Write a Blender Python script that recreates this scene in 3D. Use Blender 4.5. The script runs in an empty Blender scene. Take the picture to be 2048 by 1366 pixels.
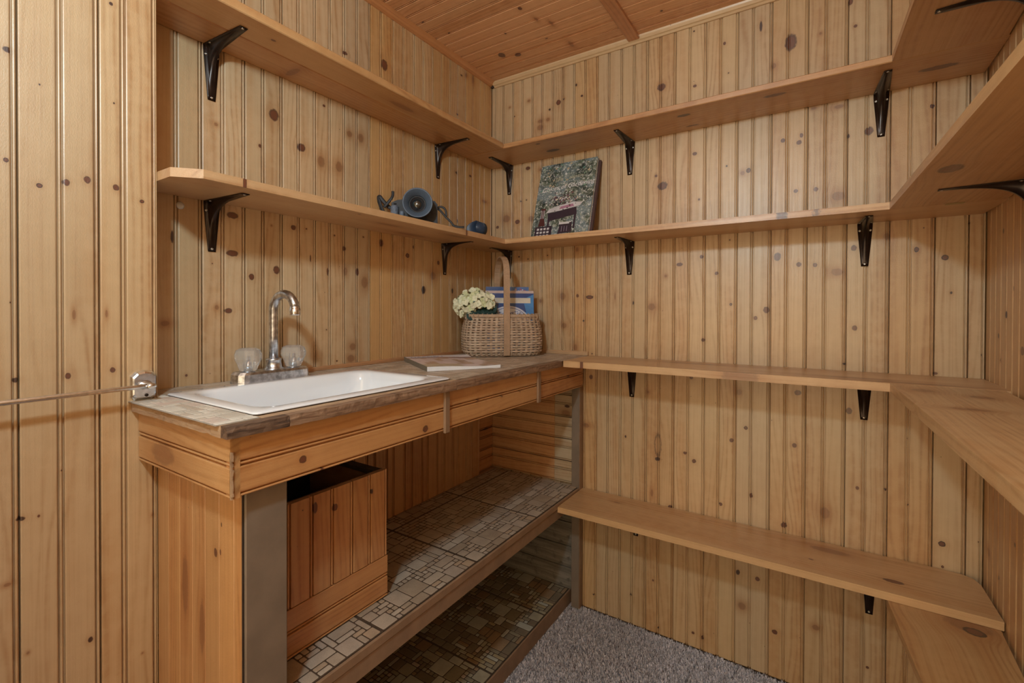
import bpy, bmesh, math, random
from mathutils import Vector, Matrix, noise as mnoise
random.seed(11)
SC = bpy.context.scene
COL = SC.collection
V = Vector
# ------------------------------------------------------------------ camera
cam = bpy.data.cameras.new('camera')
cam.sensor_width = 36.0
cam.lens = 36.0 * 936.767 / 2048.0
cam.shift_y = -55.25 / 2048.0
cam.clip_start = 0.02
camo = bpy.data.objects.new('camera', cam)
COL.objects.link(camo)
YAW, PIT, ROL = 2.1460198, -0.00812501, 0.00309307
F_ = V((math.cos(YAW)*math.cos(PIT), math.sin(YAW)*math.cos(PIT), math.sin(PIT)))
R0 = V((math.sin(YAW), -math.cos(YAW), 0.0))
U0 = R0.cross(F_)
R_ = R0*math.cos(ROL) + U0*math.sin(ROL)
U_ = -R0*math.sin(ROL) + U0*math.cos(ROL)
camo.matrix_world = Matrix(((R_.x, U_.x, -F_.x, 1.11474), (R_.y, U_.y, -F_.y, -1.56456),
                            (R_.z, U_.z, -F_.z, 1.07337), (0, 0, 0, 1)))
SC.camera = camo
# ------------------------------------------------------------------ world, lamps, exposure
w = bpy.data.worlds.new('warm_fill')
SC.world = w
w.use_nodes = True
w.node_tree.nodes['Background'].inputs[0].default_value = (1.0, 0.74, 0.43, 1)  # ambient fill added through the open front, tinted so unlit wood turns orange
w.node_tree.nodes['Background'].inputs[1].default_value = 3.2
SC.view_settings.view_transform = 'Standard'
SC.view_settings.look = 'None'
SC.view_settings.gamma = 1.0
SC.view_settings.use_curve_mapping = False
SC.view_settings.exposure = -0.14


def lamp(name, loc, power, radius, colour):
    l = bpy.data.lights.new(name, 'POINT')
    l.energy = power
    l.shadow_soft_size = radius
    l.color = colour
    o = bpy.data.objects.new(name, l)
    o.location = loc
    COL.objects.link(o)
    return o


lamp('ceiling_bulb', (0.80, -1.66, 1.68), 28.0, 0.045, (0.68, 0.90, 1.0))
# ------------------------------------------------------------------ mesh helpers
WM = {}


class MB:
    def __init__(s):
        s.v = []; s.f = []; s.mi = []; s.sm = []; s.col = []

    def face(s, idx, mi=0, sm=False, col=None):
        s.f.append(tuple(idx)); s.mi.append(mi); s.sm.append(sm); s.col.append(col)

    def box(s, a, b, mi=0, col=None, bev=0.0):
        x0, y0, z0 = a; x1, y1, z1 = b
        n = len(s.v)
        if bev <= 0:
            s.v += [(x0, y0, z0), (x1, y0, z0), (x1, y1, z0), (x0, y1, z0),
                    (x0, y0, z1), (x1, y0, z1), (x1, y1, z1), (x0, y1, z1)]
            for q in ((0, 3, 2, 1), (4, 5, 6, 7), (0, 1, 5, 4), (1, 2, 6, 5), (2, 3, 7, 6), (3, 0, 4, 7)):
                s.face([n+i for i in q], mi, False, col)
        else:
            bm = bmesh_box(a, b, bev)
            s.add(bm[0], bm[1], mi, False, col)

    def add(s, vs, fs, mi=0, sm=False, col=None):
        n = len(s.v)
        s.v += [tuple(p) for p in vs]
        for q in fs:
            s.face([n+i for i in q], mi, sm, col)

    def prism(s, poly, z0, z1, mi=0, col=None, sm=False):
        """poly: ccw list of (x,y); extruded z0..z1"""
        n = len(s.v); k = len(poly)
        s.v += [(p[0], p[1], z0) for p in poly] + [(p[0], p[1], z1) for p in poly]
        s.face([n+k-1-i for i in range(k)], mi, False, col)
        s.face([n+k+i for i in range(k)], mi, False, col)
        for i in range(k):
            j = (i+1) % k
            s.face((n+i, n+j, n+k+j, n+k+i), mi, sm, col)

    def lathe(s, prof, seg=24, mi=0, sm=True, M=None, cap=True, col=None):
        n = len(s.v); k = len(prof)
        for i in range(seg):
            a = 2*math.pi*i/seg
            for r, z in prof:
                p = V((r*math.cos(a), r*math.sin(a), z))
                if M is not None: p = M @ p
                s.v.append(tuple(p))
        for i in range(seg):
            j = (i+1) % seg
            for q in range(k-1):
                s.face((n+i*k+q, n+j*k+q, n+j*k+q+1, n+i*k+q+1), mi, sm, col)
        if cap:
            if prof[0][0] > 1e-6: s.face([n+i*k for i in range(seg)][::-1], mi, False, col)
            if prof[-1][0] > 1e-6: s.face([n+i*k+k-1 for i in range(seg)], mi, False, col)

    def tube(s, pts, rad, seg=10, mi=0, flat=None, col=None, up=None):
        """pts world points; rad float or list; flat=(w,h) gives a strap section"""
        n = len(s.v); N = len(pts)
        pts = [V(p) for p in pts]
        prev = V(up) if up else None
        for i, p in enumerate(pts):
            t = (pts[min(i+1, N-1)] - pts[max(i-1, 0)]).normalized()
            if prev is None:
                prev = V((0, 0, 1)) if abs(t.z) < .9 else V((1, 0, 0))
            u = (prev - t*prev.dot(t))
            if u.length < 1e-5: u = t.orthogonal()
            u.normalize(); b = t.cross(u)
            prev = u
            r = rad[i] if isinstance(rad, (list, tuple)) else rad
            for k in range(seg):
                a = 2*math.pi*(k+.5)/seg
                if flat:
                    sx = flat[0]/2 * (1 if math.cos(a) > 0 else -1) if seg == 4 else flat[0]/2*math.cos(a)
                    sy = flat[1]/2 * (1 if math.sin(a) > 0 else -1) if seg == 4 else flat[1]/2*math.sin(a)
                    s.v.append(tuple(p + b*sx + u*sy))
                else:
                    s.v.append(tuple(p + b*math.cos(a)*r + u*math.sin(a)*r))
        for i in range(N-1):
            for k in range(seg):
                k2 = (k+1) % seg
                s.face((n+i*seg+k, n+i*seg+k2, n+(i+1)*seg+k2, n+(i+1)*seg+k), mi, seg > 4, col)
        s.face([n+k for k in range(seg)][::-1], mi, False, col)
        s.face([n+(N-1)*seg+k for k in range(seg)], mi, False, col)

    def mesh(s, name, mats):
        me = bpy.data.meshes.new(name)
        me.from_pydata(s.v, [], s.f)
        for m in (mats if isinstance(mats, (list, tuple)) else [mats]):
            me.materials.append(m)
        me.polygons.foreach_set('material_index', s.mi)
        me.polygons.foreach_set('use_smooth', s.sm)
        if any(c is not None for c in s.col):
            ca = me.color_attributes.new('Col', 'FLOAT_COLOR', 'CORNER')
            arr = []
            for f, c in zip(s.f, s.col):
                c = c or (1, 1, 1)
                arr += [c[0], c[1], c[2], 1.0]*len(f)
            ca.data.foreach_set('color', arr)
        if 0 < len(s.v) < 30000 and not getattr(s, 'keep', False):
            bm = bmesh.new(); bm.from_mesh(me)
            bmesh.ops.recalc_face_normals(bm, faces=bm.faces)
            bm.to_mesh(me); bm.free()
        me.update()
        return me


def bmesh_box(a, b, bev):
    """a box whose twelve edges are chamfered"""
    x0, y0, z0 = a; x1, y1, z1 = b
    bev = min(bev, abs(x1-x0)*.45, abs(y1-y0)*.45, abs(z1-z0)*.45)
    vs = []; idx = {}
    for ix in (0, 1):
        for iy in (0, 1):
            for iz in (0, 1):
                c = (x1 if ix else x0, y1 if iy else y0, z1 if iz else z0)
                d = (-1 if ix else 1, -1 if iy else 1, -1 if iz else 1)
                for ax in range(3):
                    p = [c[k] + (0 if k == ax else d[k]*bev) for k in range(3)]
                    idx[(ix, iy, iz, ax)] = len(vs); vs.append(tuple(p))
    fs = []
    ctr = V(((x0+x1)/2, (y0+y1)/2, (z0+z1)/2))

    def add(q):
        P = [V(vs[i]) for i in q]
        nrm = (P[1]-P[0]).cross(P[2]-P[0])
        if nrm.dot(sum(P, V((0, 0, 0)))/len(P) - ctr) < 0: q = q[::-1]
        fs.append(tuple(q))
    for ax in range(3):
        o1, o2 = [k for k in range(3) if k != ax]
        for sgn in (0, 1):
            q = []
            for (a1, a2) in ((0, 0), (1, 0), (1, 1), (0, 1)):
                c = [0, 0, 0]; c[ax] = sgn; c[o1] = a1; c[o2] = a2
                q.append(idx[(c[0], c[1], c[2], ax)])
            add(q)
    for ax in range(3):           # edges along ax
        o1, o2 = [k for k in range(3) if k != ax]
        for a1 in (0, 1):
            for a2 in (0, 1):
                c0 = [0, 0, 0]; c0[o1] = a1; c0[o2] = a2; c1 = list(c0); c1[ax] = 1
                add([idx[(*c0, o1)], idx[(*c1, o1)], idx[(*c1, o2)], idx[(*c0, o2)]])
    for ix in (0, 1):
        for iy in (0, 1):
            for iz in (0, 1):
                add([idx[(ix, iy, iz, k)] for k in range(3)])
    return vs, fs


def put(name, me, parent=None, M=None):
    o = bpy.data.objects.new(name, me)
    COL.objects.link(o)
    M = M or Matrix.Identity(4)
    if parent is not None:
        o.parent = parent
        o.matrix_parent_inverse = WM[parent.name].inverted()
    o.matrix_basis = M
    WM[o.name] = M
    return o


def root(name, loc, label=None, cat=None, group=None, kind=None, rz=0.0):
    M = Matrix.Translation(V(loc)) @ Matrix.Rotation(rz, 4, 'Z')
    o = put(name, None, None, M)
    o.empty_display_size = .05
    tag(o, label, cat, group, kind)
    return o


def tag(o, label=None, cat=None, group=None, kind=None):
    if label: o['label'] = label
    if cat: o['category'] = cat
    if group: o['group'] = group
    if kind: o['kind'] = kind
    return o


def frame(origin, ax, ay, az):
    ax, ay, az, o = V(ax), V(ay), V(az), V(origin)
    return Matrix(((ax.x, ay.x, az.x, o.x), (ax.y, ay.y, az.y, o.y), (ax.z, ay.z, az.z, o.z), (0, 0, 0, 1)))


# ------------------------------------------------------------------ materials
def newmat(name):
    m = bpy.data.materials.new(name)
    m.use_nodes = True
    nt = m.node_tree
    return m, nt, nt.nodes['Principled BSDF']


class NT:
    def __init__(s, nt): s.nt = nt; s.n = nt.nodes; s.l = nt.links

    def lk(s, a, b): s.l.new(a, b)

    def setin(s, sock, v):
        if v is None: return
        if isinstance(v, bpy.types.NodeSocket): s.lk(v, sock)
        else: sock.default_value = v

    def math(s, op, a, b=None, c=None, clamp=False):
        n = s.n.new('ShaderNodeMath'); n.operation = op; n.use_clamp = clamp
        s.setin(n.inputs[0], a); s.setin(n.inputs[1], b)
        if c is not None: s.setin(n.inputs[2], c)
        return n.outputs[0]

    def vmath(s, op, a, b=None, sc=None):
        n = s.n.new('ShaderNodeVectorMath'); n.operation = op
        s.setin(n.inputs[0], a); s.setin(n.inputs[1], b)
        if sc is not None: s.setin(n.inputs['Scale'], sc)
        return n.outputs['Value'] if op in ('LENGTH', 'DOT_PRODUCT') else n.outputs[0]

    def mix(s, f, a, b, mode='MIX'):
        n = s.n.new('ShaderNodeMix'); n.data_type = 'RGBA'; n.blend_type = mode
        s.setin(n.inputs[0], f)
        for k, v in ((6, a), (7, b)):
            if isinstance(v, (tuple, list)) and len(v) == 3: v = (*v, 1)
            s.setin(n.inputs[k], v)
        return n.outputs[2]

    def noise(s, vec, scale=5, detail=2, rough=.5, dist=0.0):
        n = s.n.new('ShaderNodeTexNoise')
        s.lk(vec, n.inputs['Vector']); n.inputs['Scale'].default_value = scale
        n.inputs['Detail'].default_value = detail; n.inputs['Roughness'].default_value = rough
        n.inputs['Distortion'].default_value = dist
        return n.outputs['Fac'], n.outputs['Color']

    def voro(s, vec, scale=5, feat='F1', rnd=1.0):
        n = s.n.new('ShaderNodeTexVoronoi'); n.feature = feat
        s.lk(vec, n.inputs['Vector']); n.inputs['Scale'].default_value = scale
        n.inputs['Randomness'].default_value = rnd
        return n.outputs['Distance'], (n.outputs['Color'] if 'Color' in n.outputs else None)

    def map(s, v, a, b, c=0.0, d=1.0, smooth=True):
        n = s.n.new('ShaderNodeMapRange')
        if smooth: n.interpolation_type = 'SMOOTHSTEP'
        s.setin(n.inputs[0], v)
        for k, q in zip((1, 2, 3, 4), (a, b, c, d)): n.inputs[k].default_value = q
        return n.outputs[0]

    def comb(s, x, y, z):
        n = s.n.new('ShaderNodeCombineXYZ')
        s.setin(n.inputs[0], x); s.setin(n.inputs[1], y); s.setin(n.inputs[2], z)
        return n.outputs[0]

    def sep(s, v):
        n = s.n.new('ShaderNodeSeparateXYZ'); s.lk(v, n.inputs[0]); return n.outputs

    def attr(s, name, typ='OBJECT'):
        n = s.n.new('ShaderNodeAttribute'); n.attribute_type = typ; n.attribute_name = name
        return n.outputs

    def ocoord(s): return s.n.new('ShaderNodeTexCoord').outputs['Object']

    def bump(s, h, strength, dist):
        n = s.n.new('ShaderNodeBump'); n.inputs['Strength'].default_value = strength
        n.inputs['Distance'].default_value = dist; s.lk(h, n.inputs['Height'])
        return n.outputs[0]


def pine(nk, name='varnished_pine', rough=.43, grain=1.0, coat=True):
    """knotty pine; grain runs along local z; nk knots are read from the object's properties"""
    m, nt, bs = newmat(name)
    N = NT(nt)
    P = N.ocoord()
    seed = N.attr('seed')['Fac']
    tone = N.attr('tone')['Color']
    off = N.comb(N.math('MULTIPLY', seed, 13.1), N.math('MULTIPLY', seed, 7.7), N.math('MULTIPLY', seed, 31.3))
    sx, sy, sz = N.sep(P)
    wig, _ = N.noise(N.vmath('ADD', P, off), 170, 2)
    wigc = N.math('MULTIPLY', N.math('SUBTRACT', wig, .5), .5)
    shift = None; core = None; dark = None; halo = None
    for i in range(nk):
        at = N.attr('k%d' % i)
        kx, kz, kr = N.sep(at['Vector'])
        at2 = N.attr('q%d' % i)
        asp, kind, _x = N.sep(at2['Vector'])
        krs = N.math('MAXIMUM', kr, .00005)
        dx = N.math('DIVIDE', N.math('SUBTRACT', sx, kx), krs)
        dz = N.math('DIVIDE', N.math('SUBTRACT', sz, kz), N.math('MULTIPLY', krs, asp))
        d2 = N.math('ADD', N.math('MULTIPLY', dx, dx), N.math('MULTIPLY', dz, dz))
        d = N.math('ADD', N.math('SQRT', d2), wigc)
        soft = N.math('COMPARE', kind, 3.0, .1)
        eye = N.math('COMPARE', kind, 4.0, .1)
        blk = N.math('COMPARE', kind, 1.0, .1)
        ring = N.math('COMPARE', kind, 2.0, .1)
        on = N.math('GREATER_THAN', kr, .0001)
        c = N.math('MULTIPLY', N.map(d, 1.12, .72), on)
        c = N.math('MULTIPLY', c, N.math('SUBTRACT', 1.0, N.math('MULTIPLY', soft, .58)))
        c = N.math('MULTIPLY', c, N.math('SUBTRACT', 1.0, N.math('MULTIPLY', eye, .97)))
        rg = N.math('MULTIPLY', N.map(N.math('ABSOLUTE', N.math('SUBTRACT', d, .88)), .26, .05), on)
        rg = N.math('MULTIPLY', rg, N.math('ADD', .55, N.math('MULTIPLY', ring, .45)))
        rg = N.math('MULTIPLY', rg, N.math('SUBTRACT', 1.0, N.math('MULTIPLY', soft, .8)))
        dk = N.math('MAXIMUM', rg, N.math('MULTIPLY', N.math('MULTIPLY', c, blk), .85))
        e = N.math('MULTIPLY', N.math('EXPONENT', N.math('MULTIPLY', d2, -.22)), on)
        h = N.math('MULTIPLY', e, N.math('ADD', .5, N.math('MULTIPLY', soft, .5)))
        sh = N.math('MULTIPLY', N.math('MULTIPLY', N.math('SUBTRACT', sx, kx), e), -.55)
        core = c if core is None else N.math('MAXIMUM', core, c)
        dark = dk if dark is None else N.math('MAXIMUM', dark, dk)
        halo = h if halo is None else N.math('MAXIMUM', halo, h)
        shift = sh if shift is None else N.math('ADD', shift, sh)
    u = sx if shift is None else N.math('ADD', sx, shift)
    u = N.math('ADD', u, N.math('MULTIPLY', sy, .6))
    # slow wander of the grain along the board
    wv, _ = N.noise(N.vmath('ADD', N.comb(N.math('MULTIPLY', sx, 7.0), N.math('MULTIPLY', sy, 7.0), N.math('MULTIPLY', sz, 1.3)), off), 1.0, 2, .45)
    cath = N.math('ADD', N.math('MULTIPLY', u, 70.0), N.math('MULTIPLY', wv, 9.0))
    sn = N.math('SINE', N.math('MULTIPLY', cath, 6.2832))
    line = N.math('POWER', N.math('ADD', N.math('MULTIPLY', sn, .5), .5), 3.0)
    gate, _ = N.noise(N.vmath('ADD', N.comb(N.math('MULTIPLY', sx, 16.0), sy, N.math('MULTIPLY', sz, 1.1)), off), 1.0, 1)
    line = N.math('MULTIPLY', line, N.map(gate, .38, .62, .12, 1.0))
    fib, _ = N.noise(N.vmath('ADD', N.comb(N.math('MULTIPLY', u, 300.0), N.math('MULTIPLY', sy, 90.0), N.math('MULTIPLY', sz, 3.0)), off), 1.0, 3, .6)
    big, _ = N.noise(N.vmath('ADD', N.comb(N.math('MULTIPLY', u, 22.0), sy, N.math('MULTIPLY', sz, 1.0)), off), 1.0, 2)
    late = N.mix(1.0, tone, (.66, .50, .36), 'MULTIPLY')
    heart = N.mix(1.0, tone, (.88, .72, .58), 'MULTIPLY')
    c0 = N.mix(N.map(big, .42, .68, 0, .75), tone, heart)
    c1 = N.mix(N.math('MULTIPLY', line, .72*grain), c0, late)
    c2 = N.mix(N.map(fib, .42, .74, 0, .30*grain), c1, late)
    blot, _ = N.noise(N.vmath('ADD', P, off), 34, 3, .6)
    c2 = N.mix(N.map(blot, .35, .7, .0, .38), c2, N.mix(1.0, tone, (1.1, 1.12, 1.15), 'MULTIPLY'))
    pd, pc = N.voro(N.vmath('ADD', P, off), 26)
    pr, _g, _b = N.sep(pc)
    pin = N.math('MULTIPLY', N.map(pd, .050, .024), N.math('GREATER_THAN', pr, .62))
    c2 = N.mix(N.math('MULTIPLY', pin, .7), c2, (.09, .04, .02))
    if core is not None:
        c2 = N.mix(N.math('MULTIPLY', halo, .78), c2, N.mix(1.0, tone, (.62, .40, .24), 'MULTIPLY'))
        c2 = N.mix(N.math('MULTIPLY', core, .95), c2, (.13, .034, .015))
        c2 = N.mix(N.math('MULTIPLY', dark, .95), c2, (.03, .012, .008))
    N.lk(c2, bs.inputs['Base Color'])
    mic, _ = N.noise(N.comb(N.math('MULTIPLY', sx, 1.0), sy, N.math('MULTIPLY', sz, .55)), 520, 2, .6)
    hh = N.math('ADD', N.math('MULTIPLY', fib, .5), N.math('MULTIPLY', mic, .9))
    N.lk(N.bump(hh, .34, .0010), bs.inputs['Normal'])
    N.lk(N.map(fib, .3, .7, rough-.04, rough+.10), bs.inputs['Roughness'])
    bs.inputs['Specular IOR Level'].default_value = .95
    bs.inputs['Coat Weight'].default_value = .5
    bs.inputs['Coat Roughness'].default_value = .36
    return m


PINE = {n: pine(n, 'varnished_pine_%d_knots' % n) for n in (0, 3, 7, 12)}


def plain(name, col, rough=.5, metal=0.0, spec=.5, bump=0.0, bscale=200, var=0.0, vscale=20, coat=0.0):
    m, nt, bs = newmat(name)
    N = NT(nt)
    bs.inputs['Roughness'].default_value = rough
    bs.inputs['Metallic'].default_value = metal
    bs.inputs['Specular IOR Level'].default_value = spec
    bs.inputs['Coat Weight'].default_value = coat
    P = N.ocoord()
    if var > 0:
        f, _ = N.noise(P, vscale, 4, .6)
        c = N.mix(N.map(f, .3, .7), tuple(x*(1-var) for x in col), tuple(min(1, x*(1+var)) for x in col))
        N.lk(c, bs.inputs['Base Color'])
    else:
        f, _ = N.noise(P, 40, 2)
        c = N.mix(N.map(f, .3, .7), tuple(x*.97 for x in col), tuple(min(1, x*1.03) for x in col))
        N.lk(c, bs.inputs['Base Color'])
    if bump > 0:
        f, _ = N.noise(P, bscale, 3, .6)
        N.lk(N.bump(f, bump, .001), bs.inputs['Normal'])
    return m


def colmat(name, rough=.6, bump=.15, bscale=600, speck=.18, sscale=900, spec=.4):
    """colour from the mesh's own colour attribute, plus speckle"""
    m, nt, bs = newmat(name)
    N = NT(nt)
    P = N.ocoord()
    c = N.attr('Col', 'GEOMETRY')['Color']
    f, _ = N.noise(P, sscale, 3, .7)
    g, _ = N.noise(P, 30, 3, .6)
    k = N.math('ADD', N.map(f, .3, .7, 1-speck, 1+speck), N.map(g, .3, .7, -.09, .09))
    c = N.vmath('SCALE', c, None, k)
    N.lk(c, bs.inputs['Base Color'])
    bs.inputs['Roughness'].default_value = rough
    bs.inputs['Specular IOR Level'].default_value = spec
    N.lk(N.bump(f, bump, .0006), bs.inputs['Normal'])
    return m


def old_wood(name, c1, c2, rough=.75, sc=1.0, zs=.06):
    m, nt, bs = newmat(name)
    N = NT(nt)
    P = N.ocoord()
    sx, sy, sz = N.sep(P)
    st = N.comb(N.math('MULTIPLY', sx, 90*sc), N.math('MULTIPLY', sy, 90*sc), N.math('MULTIPLY', sz, 90*sc*zs))
    f, _ = N.noise(st, 1.0, 5, .65, .6)
    g, _ = N.noise(P, 26, 4, .7)
    c = N.mix(N.map(f, .3, .72), c1, c2)
    c = N.mix(N.map(g, .52, .72, 0, .7), c, tuple(x*.45 for x in c1))
    N.lk(c, bs.inputs['Base Color'])
    bs.inputs['Roughness'].default_value = rough
    N.lk(N.bump(N.math('ADD', f, g), .5, .002), bs.inputs['Normal'])
    return m


M_BRONZE = plain('dark_bronze_enamel', (.030, .018, .014), .28, .55, .6, .05, 60, .25, 60)
M_SCREW = plain('zinc_screw', (.62, .60, .56), .3, 1.0)
M_CHROME = plain('worn_chrome', (.80, .83, .88), .22, 1.0, .5, .06, 90, .12, 120)
M_CHROME2 = plain('dulled_chrome', (.62, .65, .70), .30, 1.0, .5, .12, 160, .35, 90)
M_ENAMEL = plain('white_sink_enamel', (.90, .94, 1.0), .12, 0, .5, 0, 200, .015, 8, .5)
M_TAUPE = plain('taupe_painted_trim', (.215, .165, .125), .5, 0, .4, .1, 120, .10, 14)
M_TAUPE2 = plain('brown_stained_edge', (.29, .185, .115), .5, 0, .4, .1, 120, .12, 20)
M_DARKIN = plain('near_black_brown', (.030, .018, .013), .7, 0, .3, .1, 90, .3, 20)  # near black, for the box inside and narrow dark pieces
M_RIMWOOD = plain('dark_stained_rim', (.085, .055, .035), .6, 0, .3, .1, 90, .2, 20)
M_GREYWOOD = old_wood('weathered_grey_board', (.115, .098, .075), (.235, .205, .165), .8, .9, .05)
M_EDGE = old_wood('battered_worktop_edging', (.16, .085, .048), (.36, .23, .145), .8, 1.6, .1)
M_EDGED = old_wood('dark_battered_edging', (.055, .03, .02), (.20, .12, .075), .8, 1.6, .1)
M_EDGEP = old_wood('pale_cut_plywood_end', (.36, .22, .13), (.52, .36, .22), .8, 1.2, .15)
M_CORE = plain('worktop_plywood', (.38, .25, .15), .8, 0, .3, .3, 90, .3, 40)
M_VINYL = colmat('embossed_vinyl_stones', .42, .25, 700, .16, 1000, .45)
M_GROUT = plain('vinyl_joint_brown', (.085, .058, .040), .5, 0, .4, .1, 200, .15, 60)
M_CARPET = colmat('carpet_tufts', .95, .1, 900, .25, 2200, .1)
M_CARPETB = plain('carpet_backing', (.20, .165, .155), .95, 0, .1, .6, 500, .3, 220)
M_GROUTL = plain('pale_vinyl_joint', (.40, .37, .33), .5, 0, .4, .1, 200, .15, 60)
M_GROUTM = plain('tan_vinyl_joint', (.30, .225, .16), .5, 0, .4, .1, 200, .15, 60)
M_PLASTER = plain('wall_backing', (.30, .18, .09), .9)
M_WHITE = plain('white_plastic', (.62, .60, .55), .4)


def mt_tone(base, j=.07, k=.03):
    f = 1 + random.uniform(-j, j); g = random.uniform(-k, k)
    return [base[0]*f, base[1]*f*(1-g*.6), base[2]*f*(1-g*2.0)]


SEED = [0]


def woodprops(o, tone, knots=()):
    """knots: (x, z, rx, rz, kind) local"""
    SEED[0] += 1
    o['seed'] = float((SEED[0]*7.317) % 23.0)
    o['tone'] = [float(c) for c in tone]
    ks = [(a, b, c*.88, d*.88, e) for a, b, c, d, e in list(knots)[:12]]
    for i, (x, z, rx, rz, kd) in enumerate(ks):
        o['k%d' % i] = [float(x), float(z), float(rx)]
        o['q%d' % i] = [float(rz/max(rx, 1e-5)), float(kd), 0.0]
    return len(ks)


def pine_for(n):
    for k in (0, 3, 7, 12):
        if n <= k: return PINE[k]
    return PINE[12]


PALE = (.60, .435, .255)
MID = (.58, .39, .20)
ORNG = (.55, .30, .11)
WARM = (.57, .345, .145)

_cache = {}


def plank_mesh(wd, ln, th=.014, beads=True, trimgap=True):
    """beaded matchboard: across x 0..wd, outward +y (face at 0), along z 0..ln"""
    key = (round(wd, 4), round(ln, 4), beads)
    pts = []
    if beads:
        pts += [(0, -th), (0.0, -.0055), (.0011, -.0055), (.0013, -.0022), (.0020, -.0010), (.0031, -.0006), (.0042, -.0010), (.0049, -.0022),
                (.0051, -.0055), (.0073, -.0055), (.0077, -.0006), (.0090, 0)]
        if wd > .07:
            c = .004 + .0453
            for d, y in ((-.0060, 0), (-.0046, -.0006), (-.0042, -.0055), (-.0020, -.0055), (-.0018, -.0022), (-.0011, -.0010), (0, -.0006), (.0011, -.0010),
                         (.0018, -.0022), (.0020, -.0055), (.0042, -.0055), (.0046, -.0006), (.0060, 0)):
                pts.append((c+d, y))
        pts += [(wd-.0026, 0), (wd-.0014, -.0006), (wd-.0011, -th)]
    else:
        pts = [(.0003, -th), (.0003, -.0008), (.0011, 0), (wd-.0011, 0), (wd-.0003, -.0008), (wd-.0003, -th)]
    mb = MB()
    k = len(pts)
    mb.v = [(x, y, 0) for x, y in pts] + [(x, y, ln) for x, y in pts]
    for i in range(k-1):
        mb.face((i, i+k, i+1+k, i+1)[::-1] if False else (i, i+1, i+1+k, i+k)[::-1], 0)
    mb.face((k-1, 0, k, 2*k-1)[::-1], 0)
    mb.face(list(range(k)), 0)
    mb.face(list(range(2*k-1, k-1, -1)), 0)
    return key, mb


def plank(parent, origin, ax, ay, az, wd, ln, tone, knots=(), beads=True, name='plank', th=.014, wk=()):
    M = frame(origin, ax, ay, az)
    Mi = M.inverted()
    ks = list(knots)
    for (p, rx, rz, kd) in wk:          # knots given in world space
        q = Mi @ V(p)
        if -rx < q.x < wd+rx and -.02 < q.z < ln+.02:
            ks.append((q.x, q.z, rx, rz, kd))
    ks.sort(key=lambda q: -q[2]*q[3])
    key, mb = plank_mesh(wd, ln, th, beads)
    n = min(len(ks), 12)
    mat = pine_for(n)
    key = key + (mat.name, round(th, 4))
    if key not in _cache:
        _cache[key] = mb.mesh('plank', mat)
    o = put(name, _cache[key], parent, M)
    woodprops(o, tone, ks)
    return o


def board(parent, name, lo, hi, along, tone, wk=(), bev=.0018, mat=None, poly=None):
    """a plain sawn board filling the world box lo..hi, grain along world axis 'x','y' or 'z'"""
    ax, ay, az = {'x': ((0, 0, -1), (0, 1, 0), (1, 0, 0)), 'y': ((1, 0, 0), (0, 0, -1), (0, 1, 0)), 'z': ((1, 0, 0), (0, 1, 0), (0, 0, 1))}[along]
    if along == 'x': ax, ay, az = (0, 1, 0), (0, 0, 1), (1, 0, 0)
    if along == 'y': ax, ay, az = (-1, 0, 0), (0, 0, 1), (0, 1, 0)
    M = frame(lo, ax, ay, az)
    Mi = M.inverted()
    mb = MB()
    if poly is None:
        a = Mi @ V(lo); b = Mi @ V(hi)
        mn = [min(a[i], b[i]) for i in range(3)]; mx = [max(a[i], b[i]) for i in range(3)]
        mb.box(mn, mx, bev=bev)
    else:                                # poly: world xy outline ccw, extruded lo.z..hi.z
        pts = [(Mi @ V((p[0], p[1], lo[2]))) for p in poly]
        pts2 = [(Mi @ V((p[0], p[1], hi[2]))) for p in poly]
        k = len(pts)
        mb.v = [tuple(p) for p in pts] + [tuple(p) for p in pts2]
        mb.face(list(range(k))[::-1]); mb.face([k+i for i in range(k)])
        for i in range(k):
            j = (i+1) % k
            mb.face((i, j, k+j, k+i))
    ks = []
    for (p, rx, rz, kd) in wk:
        q = Mi @ V(p)
        ks.append((q.x, q.z, rx, rz, kd))
    m = mat or pine_for(min(len(ks), 12))
    o = put(name, mb.mesh(name, m), parent, M)
    woodprops(o, tone, ks)
    return o
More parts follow.
